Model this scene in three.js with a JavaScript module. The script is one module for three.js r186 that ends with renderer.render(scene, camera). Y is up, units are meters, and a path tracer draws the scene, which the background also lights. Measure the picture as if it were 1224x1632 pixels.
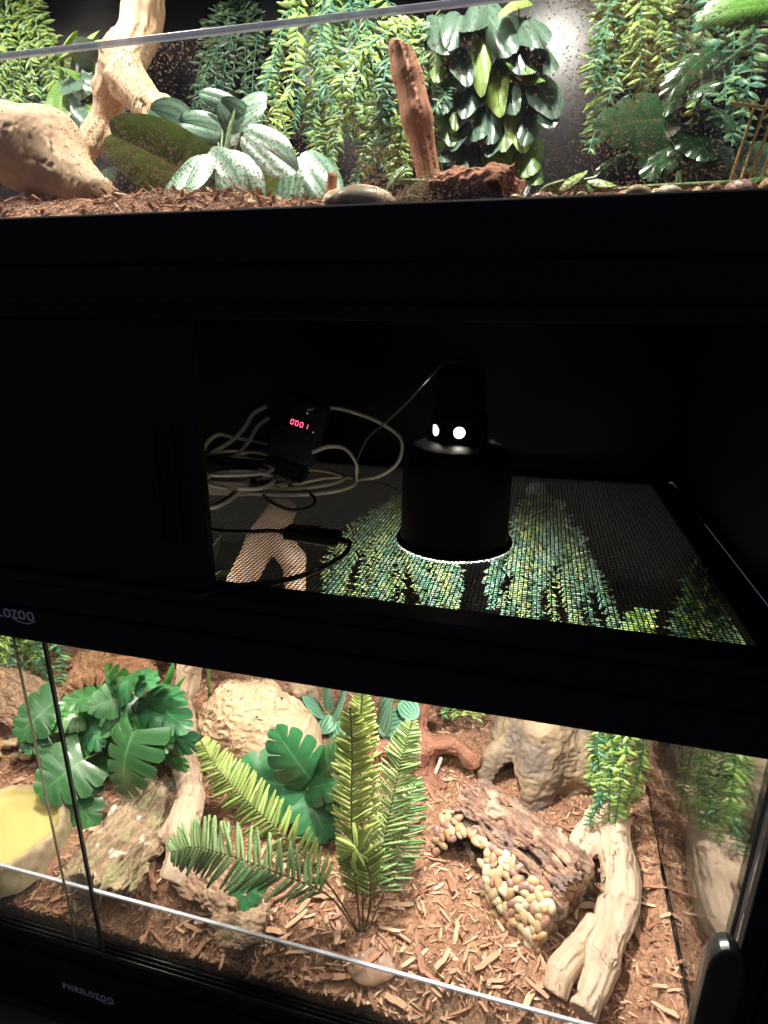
import * as THREE from 'three';
import { ImprovedNoise } from 'three/addons/math/ImprovedNoise.js';
import { RoundedBoxGeometry } from 'three/addons/geometries/RoundedBoxGeometry.js';
import { mergeGeometries, toCreasedNormals } from 'three/addons/utils/BufferGeometryUtils.js';
import { FontLoader } from 'three/addons/loaders/FontLoader.js';
import { TextGeometry } from 'three/addons/geometries/TextGeometry.js';
import { RectAreaLightUniformsLib } from 'three/addons/lights/RectAreaLightUniformsLib.js';
import { Brush, Evaluator, SUBTRACTION } from 'three-bvh-csg';

// ---------------------------------------------------------------- camera, room, exposure, lamp strengths
const scene = new THREE.Scene();
scene.background = new THREE.Color().setRGB(0.05, 0.048, 0.075);        // the dark room round the stack
const camera = new THREE.PerspectiveCamera(81.1, 0.75, 0.02, 30);
camera.position.set(0, 1.02, 0.5);
camera.rotation.set(-0.31292, 0.24983, 0.00773, 'YXZ');
const renderer = new THREE.WebGLRenderer();
renderer.toneMapping = THREE.LinearToneMapping;
renderer.toneMappingExposure = 1.0;
renderer.shadowMap.enabled = true;
RectAreaLightUniformsLib.init();
const LAMP_MAIN = 4.3, LAMP_SIDE = 2.6, LAMP_UPPER = 1.7, BAR = 46;               // candela
const COOL = [1.0, 0.935, 0.845], WARM = [1.0, 0.89, 0.75];

// ---------------------------------------------------------------- small tools
let seed = 20240611;
const rnd = () => { seed |= 0; seed = seed + 0x6D2B79F5 | 0; let t = Math.imul(seed ^ seed >>> 15, 1 | seed); t = t + Math.imul(t ^ t >>> 7, 61 | t) ^ t; return ((t ^ t >>> 14) >>> 0) / 4294967296; };
const rr = (a, b) => a + (b - a) * rnd();
const pn = new ImprovedNoise();
const noise = (x, y, z) => pn.noise(x + 37.1, y + 11.7, z + 71.3);
const fbm = (x, y, z, o = 3) => { let s = 0, a = 0.5; for (let i = 0; i < o; i++) { s += a * noise(x, y, z); x *= 2.03; y *= 2.03; z *= 2.03; a *= 0.5; } return s; };
const clamp = (x, a = 0, b = 1) => Math.min(b, Math.max(a, x));
const mix = (a, b, t) => a + (b - a) * t;
const mix3 = (a, b, t) => [mix(a[0], b[0], t), mix(a[1], b[1], t), mix(a[2], b[2], t)];
const smooth = (a, b, x) => { const t = clamp((x - a) / (b - a)); return t * t * (3 - 2 * t); };
const V = (x, y, z) => new THREE.Vector3(x, y, z);
const rgb = (r, g, b) => new THREE.Color().setRGB(r, g, b);
const taken = {};
function numbered(n) { const k = taken[n] = (taken[n] ?? -1) + 1; return k ? n + '_' + String(k).padStart(3, '0') : n; }
function info(o, label, category, group, kind) {
  if (label) o.userData.label = label;
  if (category) o.userData.category = category;
  if (group) o.userData.group = group;
  if (kind) o.userData.kind = kind;
  return o;
}
function thing(name, label, category, base = [0, 0, 0], group) {
  const g = new THREE.Group(); g.name = numbered(name); g.userData.base = base; scene.add(g);
  return info(g, label, category, group);
}
const rebased = [];
function settle(g) {                                    // parts are built in place: move the group's origin to the thing's base
  const [x, y, z] = g.userData.base; delete g.userData.base;
  g.position.set(x, y, z);
  for (const c of g.children) c.position.sub(g.position);
  return g;
}
function part(name, geo, m, parent, pos) {
  const o = new THREE.Mesh(geo, m); o.name = name; o.castShadow = o.receiveShadow = true;
  if (pos) o.position.set(...pos);
  parent.add(o); return o;
}
function solo(name, geo, m, label, category, group) {
  const o = part(numbered(name), geo, m, scene); return info(o, label, category, group);
}
const std = (r, g, b, rough = 0.6, extra = {}) => new THREE.MeshStandardMaterial({ color: rgb(r, g, b), roughness: rough, ...extra });
const phys = (r, g, b, rough = 0.6, extra = {}) => new THREE.MeshPhysicalMaterial({ color: rgb(r, g, b), roughness: rough, ...extra });
const box = (x0, x1, y0, y1, z0, z1, r = 0) => {
  const g = r ? new RoundedBoxGeometry(x1 - x0, y1 - y0, z1 - z0, 2, r) : new THREE.BoxGeometry(x1 - x0, y1 - y0, z1 - z0).toNonIndexed();
  return g.translate((x0 + x1) / 2, (y0 + y1) / 2, (z0 + z1) / 2);
};
function tex(w, h, fn, srgb = true) {                   // fn(u, v) -> [r, g, b] 0..1 (linear when srgb, turned into sRGB bytes here)
  const d = new Uint8Array(w * h * 4), e = (c) => 255 * clamp(c <= 0.0031308 ? 12.92 * c : 1.055 * Math.pow(c, 1 / 2.4) - 0.055);
  for (let y = 0; y < h; y++) for (let x = 0; x < w; x++) {
    const c = fn((x + 0.5) / w, (y + 0.5) / h), k = (y * w + x) * 4;
    for (let i = 0; i < 3; i++) d[k + i] = srgb ? e(c[i]) : 255 * clamp(c[i]);
    d[k + 3] = 255;
  }
  const t = new THREE.DataTexture(d, w, h); t.magFilter = THREE.LinearFilter; t.minFilter = THREE.LinearMipmapLinearFilter; t.generateMipmaps = true;
  t.wrapS = t.wrapT = THREE.RepeatWrapping; if (srgb) t.colorSpace = THREE.SRGBColorSpace; t.needsUpdate = true; return t;
}
// collects many small shapes into one geometry with vertex colours
class Heap {
  constructor() { this.p = []; this.n = []; this.c = []; this.i = []; }
  add(geo, m, col) {
    const P = geo.attributes.position, N = geo.attributes.normal, b = this.p.length / 3, v = V(), nm = new THREE.Matrix3().getNormalMatrix(m);
    for (let k = 0; k < P.count; k++) {
      v.fromBufferAttribute(P, k).applyMatrix4(m); this.p.push(v.x, v.y, v.z);
      v.fromBufferAttribute(N, k).applyMatrix3(nm).normalize(); this.n.push(v.x, v.y, v.z);
      this.c.push(col[0], col[1], col[2]);
    }
    if (geo.index) for (let k = 0; k < geo.index.count; k++) this.i.push(b + geo.index.getX(k)); else for (let k = 0; k < P.count; k++) this.i.push(b + k);
  }
  done() {
    const g = new THREE.BufferGeometry();
    g.setAttribute('position', new THREE.Float32BufferAttribute(this.p, 3)); g.setAttribute('normal', new THREE.Float32BufferAttribute(this.n, 3));
    g.setAttribute('color', new THREE.Float32BufferAttribute(this.c, 3)); g.setIndex(this.i); return g;
  }
}
function tube(pts, r, seg = 24, rad = 8, closed = false) {
  return new THREE.TubeGeometry(new THREE.CatmullRomCurve3(pts.map((p) => V(...p)), closed, 'centripetal'), seg, r, rad, closed);
}
function capped(pts, r, seg, rad) {                     // a tube with rounded ends
  const a = V(...pts[0]), b = V(...pts[pts.length - 1]);
  return mergeGeometries([tube(pts, r, seg, rad), new THREE.SphereGeometry(r, rad, 6).translate(a.x, a.y, a.z), new THREE.SphereGeometry(r, rad, 6).translate(b.x, b.y, b.z)]);
}
// ---- a solid from a distance field: surface nets
function solid(f, lo, hi, cell, colour) {
  const n = [0, 1, 2].map((k) => Math.ceil((hi[k] - lo[k]) / cell) + 1), [nx, ny, nz] = n, val = new Float32Array(nx * ny * nz);
  let k = 0;
  for (let z = 0; z < nz; z++) for (let y = 0; y < ny; y++) for (let x = 0; x < nx; x++) val[k++] = f(lo[0] + x * cell, lo[1] + y * cell, lo[2] + z * cell);
  const at = new Int32Array(nx * ny * nz).fill(-1), P = [], N = [], C = [], I = [];
  const ed = [[0, 1], [2, 3], [4, 5], [6, 7], [0, 2], [1, 3], [4, 6], [5, 7], [0, 4], [1, 5], [2, 6], [3, 7]], st = [1, nx, nx * ny], v8 = new Float32Array(8);
  for (let z = 0; z < nz - 1; z++) for (let y = 0; y < ny - 1; y++) for (let x = 0; x < nx - 1; x++) {
    const b = x + y * nx + z * nx * ny; let m = 0;
    for (let c = 0; c < 8; c++) { v8[c] = val[b + (c & 1) + ((c >> 1) & 1) * nx + (c >> 2) * nx * ny]; if (v8[c] < 0) m |= 1 << c; }
    if (m === 0 || m === 255) continue;
    let sx = 0, sy = 0, sz = 0, q = 0;
    for (const [i, j] of ed) {
      if (((m >> i) & 1) === ((m >> j) & 1)) continue;
      const t = v8[i] / (v8[i] - v8[j]); q++;
      sx += mix(i & 1, j & 1, t); sy += mix((i >> 1) & 1, (j >> 1) & 1, t); sz += mix(i >> 2, j >> 2, t);
    }
    const px = lo[0] + (x + sx / q) * cell, py = lo[1] + (y + sy / q) * cell, pz = lo[2] + (z + sz / q) * cell, e = cell * 0.4;
    const g = V(f(px + e, py, pz) - f(px - e, py, pz), f(px, py + e, pz) - f(px, py - e, pz), f(px, py, pz + e) - f(px, py, pz - e)).normalize();
    at[b] = P.length / 3; P.push(px, py, pz); N.push(g.x, g.y, g.z);
    f(px, py, pz); C.push(...colour(px, py, pz, g));
  }
  for (let z = 1; z < nz - 1; z++) for (let y = 1; y < ny - 1; y++) for (let x = 1; x < nx - 1; x++) {
    const b = x + y * nx + z * nx * ny, s = val[b] < 0;
    for (let a = 0; a < 3; a++) {
      if ((val[b + st[a]] < 0) === s) continue;
      const u = st[(a + 1) % 3], w = st[(a + 2) % 3], A = at[b - u - w], B = at[b - w], D = at[b - u], E = at[b];
      if (A < 0 || B < 0 || D < 0 || E < 0) continue;
      if (s) I.push(A, B, E, A, E, D); else I.push(A, E, B, A, D, E);
    }
  }
  const g = new THREE.BufferGeometry();
  g.setAttribute('position', new THREE.Float32BufferAttribute(P, 3)); g.setAttribute('normal', new THREE.Float32BufferAttribute(N, 3));
  g.setAttribute('color', new THREE.Float32BufferAttribute(C, 3)); g.setIndex(I); return g;
}
const smin = (a, b, k) => { const h = Math.max(k - Math.abs(a - b), 0) / k; return Math.min(a, b) - h * h * k * 0.25; };
// tapered limbs given as chains [x, y, z, r]; keeps the nearest limb's run and cross position for the grain
const G = { run: 0, cx: 0, cy: 0, cz: 0 };
function limbs(chains, k) {
  const L = []; let run = 0;
  for (const c of chains) { run += 3; for (let i = 0; i + 1 < c.length; i++) { const [ax, ay, az, ar] = c[i], [bx, by, bz, br] = c[i + 1], dx = bx - ax, dy = by - ay, dz = bz - az, l = Math.hypot(dx, dy, dz); L.push([ax, ay, az, ar, dx, dy, dz, br, l, run, i === 0]); run += l; } }
  return (x, y, z) => {
    let d = 1e9, best = 1e9, own = 1e9;
    for (const s of L) {
      const px = x - s[0], py = y - s[1], pz = z - s[2], t = clamp((px * s[4] + py * s[5] + pz * s[6]) / (s[8] * s[8])), qx = px - t * s[4], qy = py - t * s[5], qz = pz - t * s[6];
      const e = Math.hypot(qx, qy, qz) - mix(s[3], s[7], t);
      if (e < best) { best = e; G.run = s[9] + t * s[8]; G.cx = qx; G.cy = qy; G.cz = qz; }
      if (s[10]) { if (own < 1e8) d = d > 1e8 ? own : smin(d, own, k); own = e; } else own = smin(own, e, 0.006);
    }
    return d > 1e8 ? own : smin(d, own, k);
  };
}
function bounds(chains, pad) {
  const lo = [9, 9, 9], hi = [-9, -9, -9];
  for (const c of chains) for (const p of c) for (let k = 0; k < 3; k++) { lo[k] = Math.min(lo[k], p[k] - p[3] - pad); hi[k] = Math.max(hi[k], p[k] + p[3] + pad); }
  return [lo, hi];
}
// pale sand-blasted driftwood: long grooves along the limb, a few checks and pits
function driftwood(chains, { k = 0.02, cell = 0.0035, groove = 0.0022, lump = 0.004, pale = [0.50, 0.365, 0.265], dark = [0.30, 0.185, 0.115], cut, pits = 0, knots = 1 } = {}) {
  const base = limbs(chains, k), [lo, hi] = bounds(chains, 0.014);
  const f = (x, y, z) => {
    let d = base(x, y, z);
    if (d > 0.03 || d < -0.03) return d;
    d += lump * 2 * noise(x * 22, y * 22, z * 22) * knots + groove * (noise(G.cx * 130, G.cy * 130 + G.run * 9, G.cz * 130) + 0.6 * noise(G.cx * 300, G.cy * 300 + G.run * 16, G.cz * 300));
    const ck = Math.abs(noise(G.cx * 45 + 7, G.cy * 45, G.cz * 45 + G.run * 5)); if (ck < 0.022) d += 0.0016 * (1 - ck / 0.022);
    if (pits) { const q = noise(x * 70, y * 70, z * 70); if (q > 0.5) d += pits * (q - 0.5); }
    if (cut) for (const c of cut) d = Math.max(d, (x - c[0]) * c[3] + (y - c[1]) * c[4] + (z - c[2]) * c[5]);
    return d;
  };
  return solid(f, lo, hi, cell, (x, y, z) => {
    const a = noise(G.cx * 160, G.cy * 160 + G.run * 11, G.cz * 160), b = fbm(x * 18, y * 18, z * 18, 2), c = noise(x * 60, y * 60, z * 60);
    let t = clamp(0.25 - a * 0.5 - b * 0.55 + c * 0.12); const r = mix3(pale, dark, t); const w = 1 + 0.1 * noise(x * 240, y * 240, z * 240);
    return [r[0] * w, r[1] * w, r[2] * w];
  });
}
const woodMat = new THREE.MeshStandardMaterial({ vertexColors: true, roughness: 0.78 });
const barkMat = new THREE.MeshStandardMaterial({ vertexColors: true, roughness: 0.95 });
const stoneMat = new THREE.MeshStandardMaterial({ vertexColors: true, roughness: 0.62 });

// ---- leaves: base at the origin, tip along +y (length 1), full width 1 along x, face +z
function leafGeo({ lobes = 0, gap = 0.25, depth = 0.65, back = -0.6, fore = 1.1, bend = 0.25, cup = 0.5, rib = 0.0, profile, nu = 20, nv = 4, twist = 0 }) {
  const W = profile || ((u) => Math.pow(1 - Math.pow(u, 1.5), 0.62) * (0.8 + 0.35 * u)), P = [], U = [], I = [];
  const X = [];
  for (const s of [-1, 1]) {
    const b = P.length / 3;
    for (let i = 0; i <= nu; i++) {
      const u = i / nu, w = W(u), a = mix(back, fore, Math.pow(u, 0.8));
      let m = 1;
      if (lobes && u > 0.1 && u < 0.93) { const ph = (u * lobes + (s > 0 ? 0.1875 : 0)) % 1, q = Math.min(ph, 1 - ph) * 2; m = 1 - depth * (1 - smooth(0, gap, q)) ; m *= 0.88 + 0.12 * Math.sin(Math.PI * ph); }
      for (let j = 0; j <= nv; j++) {
        const v = j / nv * m, x = v * w * Math.cos(a) * 0.5, y = u * 0.9 + v * w * Math.sin(a) * 0.42;
        const z = -cup * x * x * 1.6 + 0.12 * Math.abs(x) - bend * (y * y - 0.35 * y) + rib * Math.sin(u * (lobes || 7) * 6.283) * v * (1 - v * 0.4) + twist * x * (y - 0.3);
        P.push(s * x, y, z); U.push(0.5 + 0.5 * s * v, u); X.push(x);
      }
    }
    for (let i = 0; i < nu; i++) for (let j = 0; j < nv; j++) { const o = b + i * (nv + 1) + j, t = o + nv + 1; if (s > 0) I.push(o, o + 1, t + 1, o, t + 1, t); else I.push(o, t + 1, o + 1, o, t, t + 1); }
  }
  let mx = 0, my = 0; for (let i = 0; i < P.length; i += 3) { mx = Math.max(mx, Math.abs(P[i])); my = Math.max(my, P[i + 1]); }
  for (let i = 0; i < P.length; i += 3) { P[i] *= 0.5 / mx; P[i + 1] /= my; }
  const g = new THREE.BufferGeometry();
  g.setAttribute('position', new THREE.Float32BufferAttribute(P, 3)); g.setAttribute('uv', new THREE.Float32BufferAttribute(U, 2)); g.setIndex(I); g.computeVertexNormals(); return g;
}
const EYE = [0, 1.02, 0.5];
function leafMatrix(l, face = 0.6, up = 0.7, roll = 0, front = [0.1, 0.55, 0.83]) {  // l: base xyz, tip xyz, width; the face turns partly to the light above, partly to the open front
  const a = V(l[3] - l[0], l[4] - l[1], l[5] - l[2]), len = a.length(); a.normalize();
  const n = V(...front).multiplyScalar(face).add(V(0, up, 0));
  n.addScaledVector(a, -n.dot(a)).normalize(); if (roll) n.applyAxisAngle(a, roll);
  const x = V().crossVectors(a, n);
  return new THREE.Matrix4().makeBasis(x.multiplyScalar(l[6]), a.multiplyScalar(len), n.multiplyScalar(len)).setPosition(l[0], l[1], l[2]);
}
function setMatrix(o, m) { m.decompose(o.position, o.quaternion, o.scale); return o; }

// measured places in metres: leaves as base, tip, width; limbs as point, radius; paths as points
const T = {"monsteraLeft":[[-0.717,0.284,-0.203,-0.755,0.261,-0.134,0.118],[-0.77,0.239,-0.203,-0.662,0.229,-0.134,0.103],[-0.603,0.368,-0.202,-0.617,0.276,-0.145,0.124],[-0.655,0.378,-0.283,-0.699,0.386,-0.214,0.073],[-0.636,0.372,-0.283,-0.522,0.394,-0.214,0.083],[-0.734,0.307,-0.283,-0.743,0.288,-0.214,0.071],[-0.689,0.328,-0.283,-0.678,0.337,-0.214,0.046],[-0.628,0.302,-0.283,-0.51,0.352,-0.214,0.06],[-0.625,0.272,-0.283,-0.544,0.308,-0.214,0.04],[-0.84,0.325,-0.283,-0.874,0.29,-0.214,0.098],[-0.842,0.282,-0.283,-0.857,0.27,-0.214,0.084],[-0.749,0.33,-0.283,-0.774,0.34,-0.214,0.062],[-0.724,0.361,-0.283,-0.752,0.388,-0.214,0.056],[-0.692,0.383,-0.283,-0.584,0.471,-0.214,0.072],[-0.696,0.38,-0.283,-0.681,0.453,-0.214,0.066],[-0.804,0.258,-0.283,-0.816,0.259,-0.214,0.092],[-0.765,0.24,-0.283,-0.755,0.238,-0.214,0.084],[-0.677,0.343,-0.283,-0.593,0.363,-0.214,0.066],[-0.725,0.34,-0.283,-0.641,0.352,-0.214,0.059],[-0.65,0.357,-0.283,-0.541,0.441,-0.214,0.056],[-0.816,0.27,-0.283,-0.804,0.339,-0.214,0.078],[-0.681,0.364,-0.283,-0.608,0.467,-0.214,0.065],[-0.77,0.31,-0.283,-0.698,0.314,-0.214,0.068],[-0.85,0.23,-0.283,-0.714,0.265,-0.214,0.084],[-0.641,0.321,-0.283,-0.555,0.338,-0.214,0.06]],
"monsteraCentre":[[-0.325,0.284,-0.241,-0.432,0.319,-0.197,0.12],[-0.307,0.302,-0.241,-0.342,0.412,-0.197,0.092],[-0.294,0.308,-0.241,-0.235,0.415,-0.197,0.079],[-0.317,0.281,-0.241,-0.233,0.363,-0.197,0.06],[-0.323,0.277,-0.241,-0.263,0.24,-0.197,0.095],[-0.337,0.259,-0.241,-0.37,0.25,-0.197,0.072],[-0.307,0.232,-0.241,-0.254,0.182,-0.197,0.066],[-0.342,0.188,-0.241,-0.3,0.182,-0.197,0.053],[-0.284,0.311,-0.241,-0.225,0.311,-0.197,0.068],[-0.347,0.25,-0.101,-0.346,0.222,-0.057,0.056]],
"stripedBack":[[-0.372,0.253,-0.47,-0.398,0.313,-0.44,0.04],[-0.365,0.266,-0.47,-0.35,0.344,-0.44,0.035],[-0.352,0.245,-0.47,-0.319,0.341,-0.44,0.042],[-0.357,0.253,-0.47,-0.368,0.231,-0.44,0.053],[-0.345,0.24,-0.47,-0.321,0.21,-0.44,0.045],[-0.257,0.242,-0.47,-0.225,0.347,-0.44,0.071],[-0.254,0.25,-0.47,-0.19,0.304,-0.44,0.056],[-0.209,0.316,-0.47,-0.173,0.304,-0.44,0.041],[-0.247,0.237,-0.47,-0.187,0.253,-0.44,0.034],[-0.292,0.25,-0.47,-0.277,0.346,-0.44,0.049]],
"sprigLeft":[[-0.647,0.341,-0.34,-0.615,0.415,-0.33,0.018],[-0.631,0.338,-0.34,-0.59,0.398,-0.33,0.015],[-0.662,0.347,-0.34,-0.647,0.399,-0.33,0.015],[-0.642,0.339,-0.34,-0.603,0.372,-0.33,0.014],[-0.658,0.339,-0.34,-0.67,0.376,-0.33,0.013]],
"stripedUpper":[[-0.349,1.152,-0.12,-0.455,1.202,-0.11,0.072],[-0.383,1.202,-0.161,-0.418,1.226,-0.137,0.049],[-0.353,1.205,-0.161,-0.29,1.227,-0.137,0.057],[-0.312,1.196,-0.161,-0.336,1.228,-0.137,0.036],[-0.332,1.164,-0.102,-0.264,1.121,-0.054,0.055],[-0.343,1.172,-0.102,-0.346,1.123,-0.054,0.048],[-0.338,1.168,-0.102,-0.281,1.122,-0.054,0.05],[-0.296,1.188,-0.102,-0.225,1.144,-0.054,0.038],[-0.238,1.163,-0.102,-0.232,1.112,-0.054,0.036],[-0.238,1.167,-0.102,-0.187,1.11,-0.054,0.042],[-0.253,1.161,-0.102,-0.271,1.118,-0.054,0.039],[-0.246,1.133,-0.102,-0.205,1.113,-0.054,0.025],[-0.326,1.227,-0.15,-0.368,1.242,-0.15,0.018],[-0.342,1.203,-0.15,-0.395,1.217,-0.15,0.034]],
"pothosLeft":[[-0.66,1.346,-0.361,-0.682,1.321,-0.328,0.045],[-0.669,1.347,-0.361,-0.675,1.347,-0.328,0.026],[-0.645,1.359,-0.361,-0.643,1.372,-0.328,0.04],[-0.697,1.314,-0.361,-0.639,1.278,-0.328,0.041],[-0.702,1.334,-0.361,-0.69,1.289,-0.328,0.047],[-0.724,1.31,-0.361,-0.705,1.266,-0.328,0.025],[-0.646,1.227,-0.361,-0.626,1.201,-0.328,0.028],[-0.662,1.323,-0.361,-0.635,1.278,-0.328,0.024],[-0.686,1.335,-0.361,-0.633,1.324,-0.328,0.037],[-0.711,1.326,-0.361,-0.648,1.275,-0.328,0.044]],
"pothosVine":[[-0.111,1.318,-0.241,-0.113,1.282,-0.197,0.034,0],[-0.086,1.318,-0.241,-0.054,1.269,-0.197,0.04,0],[-0.06,1.298,-0.241,-0.043,1.257,-0.197,0.035,0],[-0.048,1.31,-0.241,-0.026,1.272,-0.197,0.03,0],[-0.092,1.302,-0.241,-0.085,1.241,-0.197,0.025,1],[-0.13,1.304,-0.241,-0.126,1.251,-0.197,0.025,2],[-0.076,1.272,-0.241,-0.066,1.221,-0.197,0.029,1],[-0.057,1.284,-0.241,-0.032,1.252,-0.197,0.028,2],[-0.035,1.262,-0.241,-0.007,1.218,-0.197,0.044,0],[-0.034,1.264,-0.241,-0.055,1.259,-0.197,0.021,2],[-0.05,1.239,-0.241,-0.034,1.189,-0.197,0.035,1],[-0.132,1.268,-0.241,-0.118,1.223,-0.197,0.025,0],[-0.112,1.249,-0.241,-0.105,1.212,-0.197,0.02,2],[-0.071,1.246,-0.241,-0.07,1.193,-0.197,0.029,0],[-0.103,1.22,-0.241,-0.11,1.193,-0.197,0.032,0],[-0.076,1.199,-0.241,-0.065,1.158,-0.197,0.045,1],[-0.062,1.208,-0.241,-0.072,1.186,-0.197,0.029,0],[-0.042,1.203,-0.241,-0.029,1.162,-0.197,0.039,2],[-0.044,1.181,-0.241,-0.039,1.145,-0.197,0.045,0],[-0.116,1.207,-0.241,-0.118,1.179,-0.197,0.032,0],[-0.104,1.183,-0.241,-0.105,1.158,-0.197,0.03,0],[-0.123,1.185,-0.241,-0.119,1.162,-0.197,0.02,0],[-0.027,1.243,-0.241,-0.011,1.209,-0.197,0.036,0],[-0.042,1.264,-0.241,-0.021,1.244,-0.197,0.018,2],[-0.051,1.326,-0.241,-0.067,1.304,-0.197,0.02,1],[-0.044,1.304,-0.241,-0.022,1.274,-0.197,0.021,0],[-0.031,1.23,-0.241,-0.034,1.194,-0.197,0.029,0],[-0.095,1.325,-0.241,-0.098,1.291,-0.197,0.031,0],[-0.07,1.258,-0.241,-0.05,1.222,-0.197,0.032,0],[-0.087,1.233,-0.241,-0.084,1.197,-0.197,0.032,0],[-0.057,1.226,-0.241,-0.058,1.19,-0.197,0.029,2],[-0.098,1.199,-0.241,-0.088,1.163,-0.197,0.035,0],[-0.057,1.179,-0.241,-0.059,1.147,-0.197,0.032,0],[-0.029,1.282,-0.241,-0.014,1.251,-0.197,0.025,0],[-0.094,1.254,-0.241,-0.098,1.222,-0.197,0.029,0],[-0.031,1.186,-0.241,-0.02,1.154,-0.197,0.027,2],[-0.12,1.232,-0.241,-0.109,1.198,-0.197,0.027,2],[-0.134,1.318,-0.241,-0.117,1.274,-0.197,0.029,0],[-0.114,1.291,-0.241,-0.095,1.251,-0.197,0.03,0]],
"monsteraUpper":[[0.095,1.186,-0.141,0.03,1.175,-0.097,0.061],[0.088,1.198,-0.141,0.109,1.203,-0.097,0.036],[0.118,1.235,-0.141,0.082,1.203,-0.097,0.041],[0.114,1.217,-0.141,0.142,1.231,-0.097,0.023],[0.101,1.174,-0.141,0.073,1.142,-0.097,0.043],[0.114,1.171,-0.141,0.08,1.148,-0.097,0.034],[0.125,1.16,-0.141,0.081,1.147,-0.097,0.026],[0.123,1.165,-0.141,0.142,1.138,-0.097,0.03],[0.139,1.163,-0.141,0.141,1.128,-0.097,0.036],[0.158,1.164,-0.141,0.161,1.132,-0.097,0.03],[0.119,1.194,-0.141,0.132,1.172,-0.097,0.028],[0.064,1.161,-0.141,0.035,1.15,-0.097,0.018],[0.106,1.181,-0.141,0.118,1.149,-0.097,0.043]],
"bigLeafUpper":[[0.143,1.231,-0.06,0.087,1.232,-0.06,0.028],[0.147,1.257,-0.1,0.098,1.252,-0.1,0.028]],
"bladesLeft":[[-0.705,1.4,-0.4,-0.644,1.399,-0.38,0.016],[-0.726,1.394,-0.4,-0.685,1.414,-0.38,0.013],[-0.705,1.389,-0.4,-0.652,1.412,-0.38,0.014],[-0.695,1.38,-0.4,-0.642,1.38,-0.38,0.015],[-0.733,1.383,-0.4,-0.681,1.397,-0.38,0.011]],
"smallLeavesU":[[-0.141,1.133,-0.06,-0.128,1.142,-0.05,0.016],[0.005,1.126,-0.06,0.021,1.132,-0.05,0.017],[0.032,1.12,-0.06,0.017,1.123,-0.05,0.015],[0.029,1.127,-0.06,0.045,1.121,-0.05,0.015],[0.134,1.12,-0.06,0.149,1.123,-0.05,0.019]],
"fern":[[[-0.177,0.215,-0.081],[-0.185,0.304,-0.085],[-0.191,0.404,-0.09],[-0.189,0.503,-0.09],[-0.181,0.592,-0.06]],[[-0.175,0.211,-0.085],[-0.179,0.301,-0.1],[-0.187,0.398,-0.12],[-0.191,0.491,-0.13],[-0.187,0.573,-0.13]],[[-0.172,0.212,-0.085],[-0.162,0.283,-0.11],[-0.155,0.356,-0.15],[-0.145,0.429,-0.18],[-0.136,0.479,-0.2]],[[-0.169,0.213,-0.085],[-0.151,0.263,-0.11],[-0.14,0.303,-0.15],[-0.136,0.334,-0.19],[-0.132,0.365,-0.22]],[[-0.179,0.214,-0.081],[-0.221,0.305,-0.07],[-0.295,0.366,-0.08],[-0.354,0.388,-0.1],[-0.402,0.409,-0.12],[-0.437,0.432,-0.14]],[[-0.181,0.212,-0.081],[-0.218,0.296,-0.06],[-0.278,0.338,-0.04],[-0.342,0.36,-0.03],[-0.392,0.359,-0.03],[-0.417,0.354,-0.02]],[[-0.172,0.215,-0.081],[-0.163,0.273,-0.08],[-0.161,0.361,-0.06],[-0.171,0.409,-0.04],[-0.181,0.378,-0.03]]],
"drift1":[[[-0.463,0.211,-0.075,0.0202],[-0.482,0.242,-0.13,0.022],[-0.511,0.256,-0.2,0.0238],[-0.569,0.268,-0.28,0.0211],[-0.634,0.293,-0.38,0.0211],[-0.618,0.369,-0.4,0.0238],[-0.495,0.55,-0.38,0.0229],[-0.434,0.656,-0.36,0.0246],[-0.393,0.719,-0.36,0.0238]],[[-0.404,0.685,-0.36,0.0246],[-0.383,0.633,-0.37,0.0202],[-0.386,0.541,-0.39,0.0176],[-0.413,0.331,-0.46,0.0246],[-0.416,0.228,-0.5,0.0264]],[[-0.501,0.251,-0.18,0.0176],[-0.516,0.235,-0.14,0.0114]]],
"driftR":[[[0.117,0.215,-0.055,0.0167],[0.142,0.229,-0.115,0.0213],[0.166,0.245,-0.19,0.0258],[0.173,0.261,-0.25,0.0251],[0.17,0.267,-0.315,0.0213],[0.166,0.268,-0.36,0.0137],[0.18,0.281,-0.4,0.0152]],[[0.165,0.269,-0.3,0.0198],[0.133,0.275,-0.31,0.0137],[0.109,0.253,-0.27,0.0091]],[[0.151,0.263,-0.29,0.0106],[0.117,0.25,-0.24,0.0084]]],
"driftSmall":[[0.139,0.238,-0.16,0.014],[0.114,0.223,-0.125,0.017],[0.09,0.216,-0.095,0.015],[0.083,0.203,-0.078,0.016]],
"burl":[[-0.497,0.261,-0.4],0.23519156579938638],
"root":[[[-0.147,0.342,-0.46,0.012],[-0.165,0.276,-0.45,0.016],[-0.148,0.245,-0.43,0.022],[-0.155,0.195,-0.41,0.02]],[[-0.148,0.245,-0.43,0.02],[-0.092,0.264,-0.43,0.014],[-0.061,0.244,-0.42,0.012]],[[-0.158,0.236,-0.42,0.02],[-0.192,0.252,-0.4,0.014],[-0.229,0.252,-0.4,0.013]],[[-0.15,0.203,-0.41,0.018],[-0.117,0.199,-0.38,0.012]]],
"corkStick":[[-0.136,1.235,-0.08,0.0093],[-0.131,1.216,-0.08,0.011],[-0.122,1.183,-0.08,0.0115],[-0.107,1.134,-0.08,0.0115]],
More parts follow.
